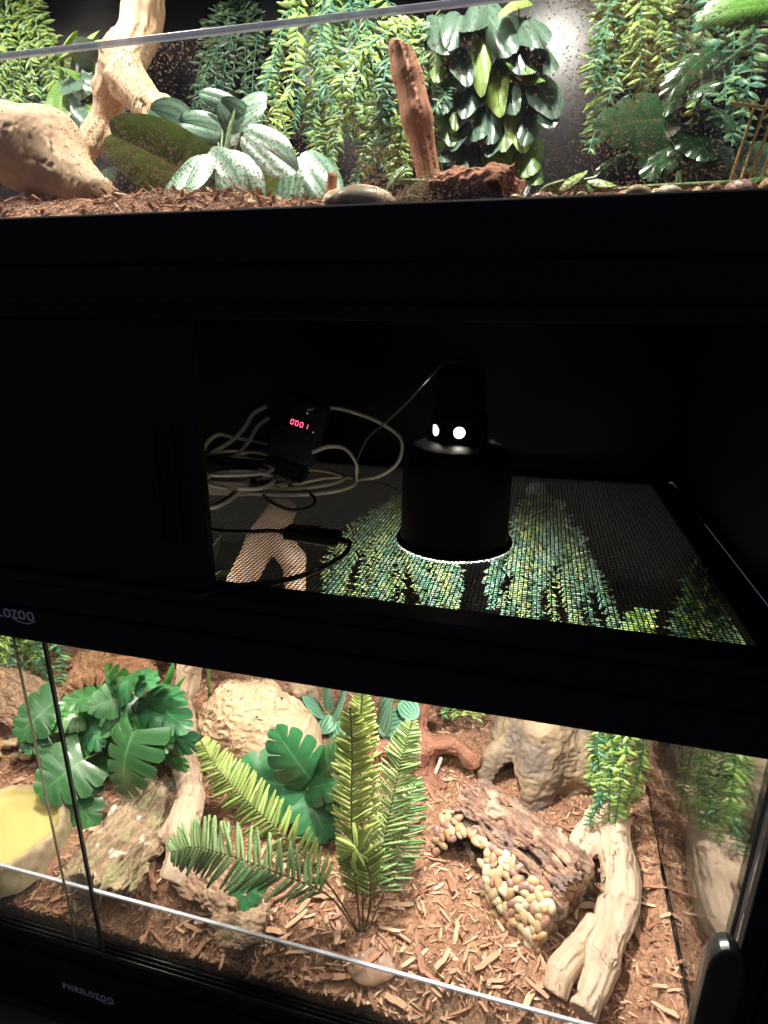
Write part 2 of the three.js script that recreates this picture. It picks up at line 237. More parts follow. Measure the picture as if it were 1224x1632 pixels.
"upDrift":[[[-0.538,1.433,-0.34,0.0266],[-0.548,1.376,-0.33,0.0252],[-0.563,1.339,-0.31,0.0222],[-0.537,1.303,-0.28,0.0237],[-0.492,1.264,-0.26,0.0237],[-0.454,1.22,-0.24,0.0222]],[[-0.567,1.339,-0.32,0.0192],[-0.606,1.309,-0.33,0.0192],[-0.627,1.272,-0.34,0.0207],[-0.615,1.23,-0.28,0.0163],[-0.625,1.219,-0.26,0.0118]]],
"upBurl":[[-0.561,1.191,-0.1,0.041],[-0.523,1.18,-0.1,0.0426],[-0.481,1.15,-0.09,0.0287],[-0.445,1.141,-0.08,0.0148]],
"cords":{"white":[[[-0.371,0.872,-0.44],[-0.336,0.875,-0.46],[-0.295,0.866,-0.47],[-0.251,0.85,-0.47],[-0.216,0.827,-0.46],[-0.217,0.794,-0.45],[-0.245,0.768,-0.45],[-0.3,0.746,-0.485]],[[-0.357,0.806,-0.42],[-0.329,0.817,-0.42],[-0.301,0.815,-0.42],[-0.284,0.795,-0.42],[-0.297,0.748,-0.469]],[[-0.501,0.746,-0.348],[-0.442,0.746,-0.353],[-0.37,0.746,-0.366],[-0.314,0.746,-0.405],[-0.296,0.746,-0.456],[-0.315,0.746,-0.495],[-0.358,0.746,-0.482],[-0.396,0.746,-0.427],[-0.454,0.746,-0.377]],[[-0.464,0.752,-0.376],[-0.386,0.752,-0.378],[-0.335,0.752,-0.417],[-0.32,0.752,-0.473],[-0.392,0.752,-0.51],[-0.456,0.752,-0.457],[-0.482,0.752,-0.4]],[[-0.578,0.77,-0.437],[-0.543,0.794,-0.42],[-0.514,0.814,-0.44],[-0.498,0.836,-0.46],[-0.486,0.857,-0.47],[-0.466,0.869,-0.48]],[[-0.62,0.76,-0.502],[-0.571,0.807,-0.46],[-0.557,0.816,-0.47],[-0.53,0.812,-0.47],[-0.483,0.807,-0.47],[-0.447,0.801,-0.47]],[[-0.552,0.76,-0.452],[-0.5,0.795,-0.44],[-0.485,0.816,-0.45],[-0.474,0.837,-0.46],[-0.459,0.85,-0.47]],[[-0.549,0.765,-0.447],[-0.512,0.781,-0.45],[-0.475,0.777,-0.45],[-0.452,0.771,-0.45],[-0.451,0.755,-0.488]],[[-0.545,0.77,-0.446],[-0.509,0.786,-0.47],[-0.472,0.786,-0.47],[-0.438,0.777,-0.46]],[[-0.498,0.752,-0.407],[-0.473,0.767,-0.42],[-0.448,0.783,-0.43],[-0.434,0.79,-0.44]],[[-0.486,0.752,-0.397],[-0.468,0.765,-0.42],[-0.442,0.778,-0.43],[-0.43,0.786,-0.44]],[[-0.475,0.746,-0.26],[-0.459,0.746,-0.274],[-0.455,0.748,-0.315],[-0.458,0.752,-0.356],[-0.469,0.755,-0.391]],[[-0.552,0.748,-0.573],[-0.48,0.75,-0.553],[-0.419,0.753,-0.482],[-0.406,0.751,-0.418],[-0.429,0.753,-0.367],[-0.489,0.748,-0.379],[-0.543,0.75,-0.413],[-0.58,0.749,-0.49]],[[-0.49,0.752,-0.432],[-0.513,0.756,-0.434],[-0.548,0.752,-0.486],[-0.551,0.755,-0.517],[-0.54,0.752,-0.551],[-0.508,0.752,-0.542],[-0.47,0.757,-0.484]],[[-0.54,0.759,-0.445],[-0.604,0.76,-0.47],[-0.657,0.757,-0.559],[-0.676,0.761,-0.622],[-0.627,0.76,-0.675],[-0.539,0.761,-0.64]],[[-0.447,0.762,-0.496],[-0.472,0.764,-0.463],[-0.517,0.763,-0.477],[-0.55,0.763,-0.512],[-0.555,0.764,-0.556],[-0.536,0.76,-0.603]],[[-0.6,0.764,-0.479],[-0.602,0.769,-0.503],[-0.588,0.764,-0.567],[-0.522,0.768,-0.558],[-0.471,0.769,-0.528],[-0.463,0.764,-0.503]],[[-0.417,0.771,-0.478],[-0.43,0.773,-0.437],[-0.479,0.768,-0.438],[-0.523,0.769,-0.443],[-0.543,0.772,-0.459],[-0.54,0.77,-0.504]],[[-0.484,0.777,-0.354],[-0.484,0.772,-0.407],[-0.44,0.777,-0.39],[-0.413,0.772,-0.379],[-0.392,0.774,-0.33],[-0.396,0.775,-0.291],[-0.42,0.777,-0.276]],[[-0.433,0.78,-0.263],[-0.473,0.779,-0.282],[-0.493,0.78,-0.315],[-0.489,0.777,-0.36],[-0.45,0.778,-0.371],[-0.405,0.78,-0.351]],[[-0.505,0.784,-0.396],[-0.454,0.782,-0.409],[-0.416,0.782,-0.39],[-0.419,0.78,-0.366],[-0.444,0.785,-0.32],[-0.506,0.78,-0.329],[-0.523,0.782,-0.338]]],
"tie":[-0.301,0.751,-0.481],
"lamp":[[-0.085,0.968,-0.235],[-0.111,0.97,-0.235],[-0.13,0.955,-0.25],[-0.172,0.913,-0.3],[-0.226,0.867,-0.38],[-0.267,0.832,-0.43],[-0.282,0.806,-0.44],[-0.293,0.781,-0.45],[-0.309,0.748,-0.5]],
"blackLoop":[[-0.463,0.756,-0.38],[-0.442,0.748,-0.427],[-0.372,0.748,-0.397],[-0.328,0.748,-0.346],[-0.322,0.748,-0.303],[-0.343,0.748,-0.288],[-0.39,0.748,-0.317],[-0.44,0.748,-0.378],[-0.461,0.756,-0.389],[-0.463,0.749,-0.309],[-0.469,0.746,-0.249]],
"grey":[[-0.305,0.747,-0.486],[-0.276,0.746,-0.483],[-0.245,0.746,-0.47],[-0.213,0.746,-0.434]],
"sw1":[[-0.444,0.748,-0.191],[-0.404,0.748,-0.176],[-0.357,0.748,-0.184],[-0.332,0.75,-0.189],[-0.313,0.752,-0.185]],
"sw2":[[-0.222,0.752,-0.173],[-0.22,0.749,-0.183],[-0.212,0.748,-0.149],[-0.219,0.748,-0.111],[-0.232,0.748,-0.077],[-0.259,0.748,-0.045],[-0.29,0.748,-0.027],[-0.31,0.748,-0.003],[-0.32,0.748,0.006]],
"blackTangle":[[[-0.437,0.752,-0.422],[-0.444,0.756,-0.363],[-0.491,0.752,-0.363],[-0.535,0.756,-0.375],[-0.585,0.752,-0.444],[-0.588,0.756,-0.494],[-0.566,0.752,-0.548]],[[-0.57,0.752,-0.417],[-0.588,0.756,-0.467],[-0.584,0.752,-0.536],[-0.526,0.756,-0.532],[-0.476,0.752,-0.51],[-0.434,0.756,-0.433],[-0.441,0.752,-0.391]]]}};

// ---------------------------------------------------------------- the stack: floor, lower terrarium, lamp cabinet, upper terrarium
const black = phys(0.008, 0.008, 0.010, 0.7, { specularIntensity: 0.5 }), blackIn = phys(0.009, 0.009, 0.011, 0.55, { specularIntensity: 0.5 }), blackGloss = std(0.012, 0.012, 0.013, 0.16), wallGloss = std(0.006, 0.006, 0.007, 0.25);
const glass = new THREE.MeshPhysicalMaterial({ color: rgb(0.97, 0.985, 0.975), roughness: 0, transmission: 1, thickness: 0, ior: 1.5 });
const sideGlass = new THREE.MeshPhysicalMaterial({ color: rgb(0.9, 0.93, 0.91), roughness: 0.03, transmission: 1, thickness: 0, ior: 3.0 });
const edgeGlowClear = new THREE.MeshPhysicalMaterial({ color: rgb(0.72, 0.74, 0.8), roughness: 0.3, transmission: 0.5, thickness: 0, ior: 1.49 });  // pale translucent strip imitating the light that glows in the guards' glass edge
const logoMat = std(0.62, 0.62, 0.64, 0.5);
const font = await new FontLoader().loadAsync('fonts/droid/droid_sans_bold.typeface.json');
function logo(width) {                                   // the maker's word mark with its curved stroke under the last letters, right end at x = 0
  const t = new TextGeometry('PHRILOZOO', { font, size: 1, depth: 0.06, curveSegments: 5 }); t.computeBoundingBox();
  const w = t.boundingBox.max.x; t.translate(-w, 0, 0);
  const arc = []; for (let i = 0; i <= 10; i++) { const u = i / 10; arc.push([-2.75 + 2.85 * u, -0.06 - 0.42 * Math.sin(Math.PI * Math.pow(u, 1.15)) + 0.12 * u, 0.03]); }
  const s = tube(arc, 0.075, 24, 6).scale(1, 1, 0.4).toNonIndexed(); for (const g of [t, s]) for (const k of Object.keys(g.attributes)) if (k !== 'position' && k !== 'normal') g.deleteAttribute(k);
  const g = mergeGeometries([t.index ? t.toNonIndexed() : t, s]); g.scale(width / w, width / w, 0.012); return g;
}
{
  const f = part('floor', box(-2.2, 1.2, -0.04, 0, -1.2, 1.0), std(0.03, 0.028, 0.026, 0.7), scene); info(f, 'dark room floor under the terrarium stack', 'floor', null, 'structure');
}
const XL = -1.37, XR = 0.232, ZB = -0.62;
{ // ---- lower terrarium
  const t = thing('lower_terrarium', 'lower black framed glass terrarium of the stack, planted, with screen top', 'terrarium', [-0.55, 0, -0.3]);
  const r = part('bottom_rail', mergeGeometries([box(-1.41, 0.30, 0.001, 0.118, -0.06, 0.004, 0.003), box(-1.41, 0.30, 0.119, 0.1465, -0.06, 0, 0.003)]), black, t);
  part('door_track', mergeGeometries([box(-1.38, 0.236, 0.1465, 0.1545, -0.0025, 0, 0.001), box(-1.38, 0.236, 0.1465, 0.1535, -0.0085, -0.0065, 0.0008), box(-1.38, 0.236, 0.1465, 0.1535, -0.0145, -0.0125, 0.0008)]), blackGloss, r);
  const lg = part('word_mark', logo(0.089), logoMat, t); lg.position.set(-0.529, 0.062, 0.0042);
  part('top_rail', mergeGeometries([box(-1.41, 0.30, 0.6585, 0.70, -0.04, 0.004, 0.003), box(-1.41, 0.30, 0.7015, 0.734, -0.04, 0.001, 0.003)]), black, t);
  const lt = part('word_mark', logo(0.089), logoMat, t); lt.position.set(-0.5385, 0.6865, 0.0042);
  part('corner_post', mergeGeometries([box(0.236, 0.262, 0.147, 0.658, -0.02, 0, 0.002), box(0.2635, 0.30, 0.147, 0.658, -0.04, 0.004, 0.003)]), black, t);
  part('corner_post', box(-1.41, -1.37, 0.147, 0.658, -0.04, 0, 0.003), black, t);
  part('corner_post', box(0.252, 0.30, 0.001, 0.734, -0.64, -0.60, 0.003), black, t);
  part('corner_post', box(-1.41, -1.38, 0.001, 0.734, -0.64, -0.60, 0.003), black, t);
  part('back_panel', box(-1.38, 0.252, 0.03, 0.734, -0.635, ZB), wallGloss, t);
  part('floor_panel', box(-1.38, 0.252, 0.03, 0.042, -0.62, -0.06), black, t);
  part('side_pane', box(XR, XR + 0.005, 0.043, 0.734, -0.60, -0.03), sideGlass, t);
  part('side_pane', box(XL - 0.005, XL, 0.043, 0.734, -0.60, -0.03), sideGlass, t);
  part('silicone_seam', capped([[XR - 0.002, 0.248, -0.03], [XR - 0.002, 0.254, -0.2], [XR - 0.002, 0.257, -0.38], [XR - 0.002, 0.25, -0.6]], 0.001, 30, 6), blackIn, t);
  const gd = part('substrate_guard', box(XL, XR, 0.13, 0.2475, -0.0195, -0.0165), glass, t); part('guard_edge_glow', box(XL, XR, 0.2475, 0.251, -0.0202, -0.0158, 0.0008), edgeGlowClear, gd);  // the edge strip is added: the glow of the glass edge as pale plastic
  const d1 = part('sliding_door', box(XL, -0.542, 0.15, 0.672, -0.0058, -0.0028), glass, t); part('edge_strip', box(-0.542, -0.538, 0.15, 0.672, -0.0062, -0.0024), std(0.02, 0.024, 0.022, 0.35), d1);
  const d2 = part('sliding_door', box(-0.5915, 0.2358, 0.15, 0.672, -0.0122, -0.0092), glass, t); part('edge_strip', box(-0.593, -0.5915, 0.15, 0.672, -0.0122, -0.0092), std(0.36, 0.31, 0.22, 0.35), d2);
  // pull handle on the right door
  const sh = new THREE.Shape(); sh.moveTo(0, 0); sh.lineTo(0, 0.2); sh.quadraticCurveTo(0.001, 0.226, 0.012, 0.229); sh.quadraticCurveTo(0.024, 0.227, 0.027, 0.2); sh.lineTo(0.027, 0); sh.lineTo(0, 0);
  const hg = new THREE.ExtrudeGeometry(sh, { depth: 0.012, bevelEnabled: true, bevelSize: 0.004, bevelThickness: 0.005, bevelSegments: 4, curveSegments: 10 }); hg.translate(0.2065, 0.222, 0.0045);
  part('pull_handle', toCreasedNormals(hg, 0.6), std(0.02, 0.02, 0.021, 0.22), d2);
  // insect screen: a border and two layers of wires
  const sc = part('screen_border', mergeGeometries([box(-1.38, 0.235, 0.735, 0.7475, -0.035, -0.0005, 0.0015), box(-1.38, 0.235, 0.735, 0.7475, -0.635, -0.606, 0.0015), box(0.204, 0.24, 0.735, 0.7485, -0.606, -0.0355, 0.0015), box(-1.38, -1.345, 0.735, 0.7485, -0.606, -0.0355, 0.0015)]), black, t);
  const W = [], unit = new THREE.BoxGeometry(1, 1, 1), mt = new THREE.Matrix4();
  for (let z = -0.606; z < -0.034; z += 0.005) W.push(unit.clone().applyMatrix4(mt.makeScale(1.55, 0.0006, 0.0010).setPosition(-0.57, 0.7425, z)));
  for (let x = -1.345; x < 0.205; x += 0.005) W.push(unit.clone().applyMatrix4(mt.makeScale(0.0010, 0.0006, 0.572).setPosition(x, 0.7431, -0.3205)));
  const wires = part('screen_wires', mergeGeometries(W), std(0.028, 0.027, 0.026, 0.6), sc); wires.userData.kind = 'stuff';
  settle(t);
}
{ // ---- lamp cabinet between the terrariums
  const t = thing('lamp_cabinet', 'black open cabinet between the terrariums holding the lamp and cords', 'cabinet', [-0.55, 0.748, -0.3]);
  part('side_panel', box(0.2405, 0.30, 0.7485, 1.03, -0.64, -0.001), blackIn, t);
  part('side_panel', box(-1.41, -1.381, 0.7485, 1.03, -0.64, -0.001), blackIn, t);
  part('back_panel', box(-1.38, 0.24, 0.748, 1.03, -0.64, -0.6205), phys(0.005, 0.005, 0.006, 0.4, { specularIntensity: 0.4 }), t);
  part('top_panel', box(-1.41, 0.30, 1.0305, 1.042, -0.64, -0.03), blackIn, t);
  part('front_rail', mergeGeometries([box(-1.41, 0.30, 1.018, 1.0302, -0.03, 0, 0.0015), box(-1.41, 0.30, 1.0312, 1.0629, -0.029, 0.003, 0.002)]), black, t);
  part('front_rail', box(-1.41, 0.30, 0.7352, 0.7474, 0.0002, 0.003, 0.001), black, t);
  const d = part('sliding_door', box(-1.38, -0.312, 0.7476, 1.0178, -0.014, -0.004, 0.001), black, t);
  part('finger_pull', mergeGeometries([box(-0.362, -0.359, 0.80, 0.92, -0.004, 0.001, 0.001), box(-0.341, -0.338, 0.80, 0.92, -0.004, 0.001, 0.001)]), black, d);
  settle(t);
}
{ // ---- upper terrarium
  const t = thing('upper_terrarium', 'upper black framed glass terrarium of the stack, its leafy planting cut by the photo top', 'terrarium', [-0.55, 1.064, -0.3]);
  part('bottom_rail', box(-1.41, 0.30, 1.064, 1.105, -0.05, 0.006, 0.003), black, t);
  part('floor_panel', box(-1.38, 0.252, 1.064, 1.076, -0.62, -0.0505), black, t);
  part('back_panel', box(-1.38, 0.252, 1.064, 1.595, -0.635, ZB), wallGloss, t);
  for (const [a, b, c, e] of [[0.252, 0.30, -0.04, 0], [-1.41, -1.38, -0.04, 0], [0.2525, 0.30, -0.64, -0.60], [-1.41, -1.3805, -0.64, -0.60]]) part('corner_post', box(a, b, c > -0.1 ? 1.1052 : 1.0642, 1.595, c, e, 0.003), black, t);
  part('side_pane', box(XR, XR + 0.005, 1.0765, 1.595, -0.60, -0.0405), sideGlass, t);
  part('side_pane', box(XL - 0.005, XL, 1.0765, 1.595, -0.60, -0.0405), sideGlass, t);
  const gd = part('substrate_guard', box(XL, 0.25, 1.1052, 1.2315, -0.0145, -0.0115), glass, t); part('guard_edge_glow', box(XL, 0.25, 1.2315, 1.2358, -0.0152, -0.0108, 0.0008), edgeGlowClear, gd);  // same added pale strip for the glowing top edge of the upper guard
  part('top_frame', mergeGeometries([box(-1.41, 0.30, 1.5955, 1.64, -0.04, 0, 0.003), box(-1.41, 0.30, 1.5955, 1.64, -0.64, -0.60, 0.003), box(-1.41, -1.36, 1.5955, 1.64, -0.5995, -0.0405, 0.003), box(0.25, 0.30, 1.5955, 1.64, -0.5995, -0.0405, 0.003), ...[-0.034, -0.53, -1.16].flatMap((x) => [-0.0735, 0.0735].map((o) => box(x + o - 0.003, x + o + 0.003, 1.596, 1.6, -0.5995, -0.0405)))]), black, t);
  settle(t);
}

// ---------------------------------------------------------------- lamps
const shell = phys(0.010, 0.010, 0.011, 0.5, { side: THREE.DoubleSide, specularIntensity: 0.5 }), inner = std(0.75, 0.74, 0.72, 0.35);
function domeLamp(label, [x, y, z], cd, col, group) {
  const t = thing('dome_lamp', label, 'lamp', [x, y, z], group);
  const L = (pts, seg = 64) => new THREE.LatheGeometry(pts.map((p) => new THREE.Vector2(...p)), seg).translate(x, y, z);
  const sh = part('dome_shade', L([[0.0695, 0.004], [0.069, 0.03], [0.0685, 0.09], [0.0675, 0.105], [0.064, 0.118], [0.056, 0.1275], [0.045, 0.1325], [0.0352, 0.1345]]), shell, t);
  part('shade_lining', L([[0.0685, 0.004], [0.068, 0.03], [0.0675, 0.09], [0.0665, 0.1045], [0.063, 0.117], [0.0555, 0.1263], [0.045, 0.1313], [0.0352, 0.1333]]), inner, sh);
  part('rim', L([[0.0685, 0.0035], [0.073, 0.0005], [0.0752, 0.002], [0.0752, 0.005], [0.0725, 0.008], [0.0697, 0.0085]]), shell, sh);
  // vented collar
  const ev = new Evaluator(); ev.useGroups = false; ev.attributes = ['position', 'normal'];
  const B = (g) => { const b = new Brush(g); b.updateMatrixWorld(); return b; };
  let c = ev.evaluate(B(new THREE.CylinderGeometry(0.0345, 0.0355, 0.03, 48)), B(new THREE.CylinderGeometry(0.0332, 0.0342, 0.05, 48)), SUBTRACTION);
  for (const a of [0.15, -0.8, -1.48, 1.75, 2.5, 3.2, 4.0]) c = ev.evaluate(c, B(new THREE.CylinderGeometry(0.0068, 0.0068, 0.05, 20).rotateX(Math.PI / 2).translate(0, 0, 0.03).rotateY(a)), SUBTRACTION);
  part('vented_collar', c.geometry.translate(x, y + 0.149, z), shell, t);
  part('socket_housing', L([[0.0345, 0.164], [0.0348, 0.1665], [0.031, 0.17], [0.030, 0.20], [0.0295, 0.214], [0.025, 0.221], [0.014, 0.224], [0.0001, 0.2245]]), shell, t);
  part('socket_floor', L([[0.0001, 0.1645], [0.0332, 0.1645]], 40), inner, t);
  part('hanging_loop', new THREE.TorusGeometry(0.010, 0.0016, 8, 24, Math.PI).translate(x, y + 0.2235, z), shell, t);
  const bl = part('bulb', L([[0.0001, 0.011], [0.012, 0.013], [0.024, 0.021], [0.0285, 0.034], [0.028, 0.049], [0.024, 0.066], [0.017, 0.09], [0.0135, 0.12], [0.0135, 0.162]], 40), std(0.9, 0.9, 0.88, 0.4, { emissive: rgb(...col), emissiveIntensity: 4 }), t);
  bl.castShadow = false;
  settle(t);
  const p = new THREE.PointLight(rgb(...col), cd, 0, 2); p.position.set(x, y + 0.036, z); p.castShadow = true; p.shadow.radius = 1.2; scene.add(p);
  return t;
}
domeLamp('black dome lamp with glowing vent holes standing on the screen', [-0.093, 0.7431, -0.235], LAMP_MAIN, COOL);
domeLamp('black dome lamp hidden behind the closed left cabinet door', [-0.74, 0.7431, -0.22], LAMP_SIDE, WARM);
domeLamp('black dome lamp above the upper tank, mirrored in its back wall', [-0.034, 1.6001, -0.118], LAMP_UPPER, COOL);
domeLamp('unseen black dome lamp added to even the light over the middle of the upper tank', [-0.53, 1.6001, -0.118], LAMP_UPPER, COOL);  // added lamp out of view, evens the light across the upper tank
domeLamp('unseen black dome lamp added to light the far left end of the upper tank', [-1.16, 1.6001, -0.12], LAMP_UPPER * 1.6, COOL);  // second added lamp, placed where its mirror image stays covered
{ // slim light bar screwed to the back of the lower tank's top rail
  const t = thing('light_bar', 'slim white light bar hidden behind the top rail of the lower tank', 'light bar', [-0.5, 0.69, -0.052]);
  const h = part('bar_housing', box(-1.2, 0.2, 0.694, 0.716, -0.064, -0.0402, 0.002), blackIn, t);
  const dir = V(0, -0.86, -0.5).normalize(), g = new THREE.PlaneGeometry(1.36, 0.018), m = new THREE.Object3D(); m.position.set(-0.5, 0.692, -0.054); m.lookAt(-0.5 + dir.x, 0.692 + dir.y, -0.054 + dir.z); m.updateMatrix();
  part('bar_diffuser', g.applyMatrix4(m.matrix), std(0.9, 0.9, 0.9, 0.5, { emissive: rgb(...COOL), emissiveIntensity: 3, side: THREE.DoubleSide }), h);
  settle(t);
  const a = new THREE.RectAreaLight(rgb(...COOL), BAR, 1.36, 0.018); a.position.set(-0.5, 0.692, -0.054).addScaledVector(dir, 0.002); a.lookAt(a.position.clone().add(dir)); scene.add(a);
}

// ---------------------------------------------------------------- substrate and mulch
const dishR = (x, z) => Math.hypot(x + 0.785, (z + 0.085) / 0.92);
const H = (x, z) => 0.203 + 0.012 * fbm(x * 7, 3.3, z * 7, 3) + 0.004 * noise(x * 60, 1, z * 60) + 0.012 * smooth(-0.1, -0.45, z) - 0.04 * smooth(-0.085, -0.019, z) * (1 - 0.9 * smooth(0.12, 0.22, x)) + 0.047 * smooth(0.15, 0.225, x) - 0.006 * smooth(0.1, 0.09, dishR(x, z));
const HU = (x, z) => 1.1035 + (0.014 + 0.016 * smooth(-0.16, -0.3, x)) * smooth(-0.017, -0.07, z) + 0.012 * fbm(x * 14, 9.3, z * 9, 3) * smooth(-0.015, -0.04, z);
const soilTex = tex(512, 512, (u, v) => {
  const a = fbm(u * 40, v * 40, 1, 3), b = fbm(u * 9, v * 9, 5, 3), c = noise(u * 150, v * 60, 3);
  const t = clamp(0.5 + a * 0.9 + b * 0.6 + c * 0.35); return mix3([0.125, 0.06, 0.036], [0.45, 0.24, 0.145], t);
});
const soilBump = tex(512, 512, (u, v) => { const t = 0.5 + 0.5 * fbm(u * 70, v * 50, 2, 3) + 0.25 * noise(u * 170, v * 80, 8); return [t, t, t]; }, false);
const soilMat = new THREE.MeshStandardMaterial({ map: soilTex, bumpMap: soilBump, bumpScale: 0.006, roughness: 0.95 });
function bed(h, x0, x1, z0, z1, step, low) {             // height field with a skirt down its front
  const nx = Math.round((x1 - x0) / step), nz = Math.round((z1 - z0) / step), P = [], U = [], I = [];
  for (let j = 0; j <= nz + 1; j++) for (let i = 0; i <= nx; i++) {
    const x = x0 + (x1 - x0) * i / nx, z = j > nz ? z1 : z0 + (z1 - z0) * j / nz; P.push(x, j > nz ? low : h(x, z), z); U.push(x / 0.32, (z - (j > nz ? 0.08 : 0)) / -0.32);
  }
  for (let j = 0; j <= nz; j++) for (let i = 0; i < nx; i++) { const o = j * (nx + 1) + i, t = o + nx + 1; I.push(o, t, t + 1, o, t + 1, o + 1); }
  const g = new THREE.BufferGeometry(); g.setAttribute('position', new THREE.Float32BufferAttribute(P, 3)); g.setAttribute('uv', new THREE.Float32BufferAttribute(U, 2)); g.setIndex(I); g.computeVertexNormals(); return g;
}
info(part('lower_substrate', bed(H, XL + 0.001, XR - 0.001, -0.617, -0.0205, 0.006, 0.05), soilMat, scene), 'red brown coconut fibre bed filling the lower tank', 'substrate', null, 'structure');
info(part('upper_substrate', bed(HU, XL + 0.001, XR - 0.001, -0.617, -0.0155, 0.008, 1.078), soilMat, scene), 'brown fibre bed along the front of the upper tank', 'substrate', null, 'structure');
function chipGeo(k) {                                    // a split wood chip, 1 long, ragged ends
  const r = (i) => 0.5 + 0.5 * noise(i * 3.7 + k * 11, k * 5.3, i * 1.9), w = 0.12 + 0.22 * r(1), th = 0.035 + 0.06 * r(2), P = [], n = 4;
  for (let i = 0; i <= n; i++) { const u = i / n - 0.5, ww = w * (i === 0 || i === n ? 0.45 + 0.5 * r(i + 20) : 0.85 + 0.3 * r(i + 4)), sk = (r(i + 9) - 0.5) * 0.16, tt = th * (0.6 + 0.8 * r(i + 13)), b = 0.1 * (r(3) - 0.5) * Math.cos(u * 3); P.push([u, b + tt / 2, sk - ww / 2], [u + 0.04 * (r(i + 30) - 0.5), b + tt * 0.35, sk + ww / 2], [u, b - tt / 2, sk + ww / 2 * 0.9], [u, b - tt * 0.4, sk - ww / 2 * 0.9]); }
  const I = []; for (let i = 0; i < n; i++) for (let j = 0; j < 4; j++) { const a = i * 4 + j, b = i * 4 + (j + 1) % 4; I.push(a, b, b + 4, a, b + 4, a + 4); }
  I.push(0, 2, 1, 0, 3, 2, n * 4, n * 4 + 1, n * 4 + 2, n * 4, n * 4 + 2, n * 4 + 3);
  const g = new THREE.BufferGeometry(); g.setAttribute('position', new THREE.Float32BufferAttribute(P.flat(), 3)); g.setIndex(I); const f = g.toNonIndexed(); f.computeVertexNormals(); return f;
}
const chips = []; for (let k = 0; k < 10; k++) chips.push(chipGeo(k));
const chipTone = [[0.56, 0.345, 0.225], [0.46, 0.245, 0.155], [0.37, 0.18, 0.11], [0.64, 0.44, 0.30], [0.29, 0.13, 0.08], [0.51, 0.295, 0.19]];
const chipMats = chipTone.map((c) => std(...c, 0.85));
const poseM = new THREE.Matrix4(), poseQ = new THREE.Quaternion(), poseE = new THREE.Euler();
function chipPose(x, z, h, len, tilt) {
  poseE.set(rr(-tilt, tilt), rr(0, 6.283), rr(-tilt, tilt), 'YXZ'); poseQ.setFromEuler(poseE);
  return poseM.compose(V(x, h(x, z) + len * 0.06 + Math.abs(tilt) * len * 0.1, z), poseQ, V(len, len * rr(0.8, 1.2), len * rr(0.55, 1.2)));
}
{
  const hp = new Heap();
  for (let k = 0; k < 9500; k++) {
    const z = -0.022 - 0.57 * Math.pow(rnd(), 1.25), x = rr(-1.2, 0.228); if (dishR(x, z) < 0.107 || fbm(x * 5, 2, z * 5, 2) < -0.2 && rnd() < 0.75) continue;
    const c = chipTone[Math.floor(rnd() * 6)], q = rr(0.7, 1.15); hp.add(chips[k % 10], chipPose(x, Math.min(z, -0.027), H, rr(0.007, 0.02), 0.45), [c[0] * q, c[1] * q, c[2] * q]);
  }
  // fine fibres
  const fib = new THREE.CylinderGeometry(0.012, 0.008, 1, 3, 2).rotateZ(Math.PI / 2);
  for (let k = 0; k < 6000; k++) { const z = -0.022 - 0.5 * rnd(), x = rr(-1.1, 0.228), q = rr(0.5, 1.2); if (dishR(x, z) < 0.112) continue; hp.add(fib, chipPose(x, Math.min(z, -0.028), H, rr(0.008, 0.022), 0.5), [0.28 * q, 0.11 * q, 0.05 * q]); }
  info(part('wood_mulch', hp.done(), barkMat, scene), 'fine wood chips and fibre covering the bed of the lower tank', 'mulch', null, 'stuff');
  const hu = new Heap();
  for (let k = 0; k < 2600; k++) { const z = -0.0165 - 0.1 * rnd(), x = rr(-1.0, 0.2); if (x > -0.12 && rnd() < 0.6) continue; const c = chipTone[1 + Math.floor(rnd() * 4)], q = rr(0.5, 1); hu.add(chips[k % 10], chipPose(x, Math.min(z, -0.026), (a, b) => HU(a, b) - rr(0, 0.012), rr(0.007, 0.022), 0.7), [c[0] * q, c[1] * q, c[2] * q]); }
  for (let k = 0; k < 1800; k++) { const z = -0.03 - 0.03 * rnd(), x = rr(-1.0, 0.2), q = rr(0.5, 1.2); hu.add(fib, chipPose(x, z, HU, rr(0.01, 0.024), 0.7), [0.24 * q, 0.1 * q, 0.05 * q]); }
  info(part('upper_mulch', hu.done(), barkMat, scene), 'shredded brown mulch heaped behind the upper guard', 'mulch', null, 'stuff');
  // the larger loose chips, one by one
  for (let k = 0; k < 300; k++) {
    const z = -0.03 - 0.33 * Math.pow(rnd(), 1.5), x = rr(-0.66, 0.222), o = new THREE.Mesh(chips[k % 10], chipMats[k % 6]);
    setMatrix(o, chipPose(x, z, (a, b) => H(a, b) + 0.002, rr(0.016, 0.04), 0.35)); o.name = numbered('wood_chip'); o.castShadow = o.receiveShadow = true; scene.add(o);
    info(o, 'larger pale wood chip lying loose on the red mulch', 'wood chip', 'loose wood chips on the lower bed');
  }
}
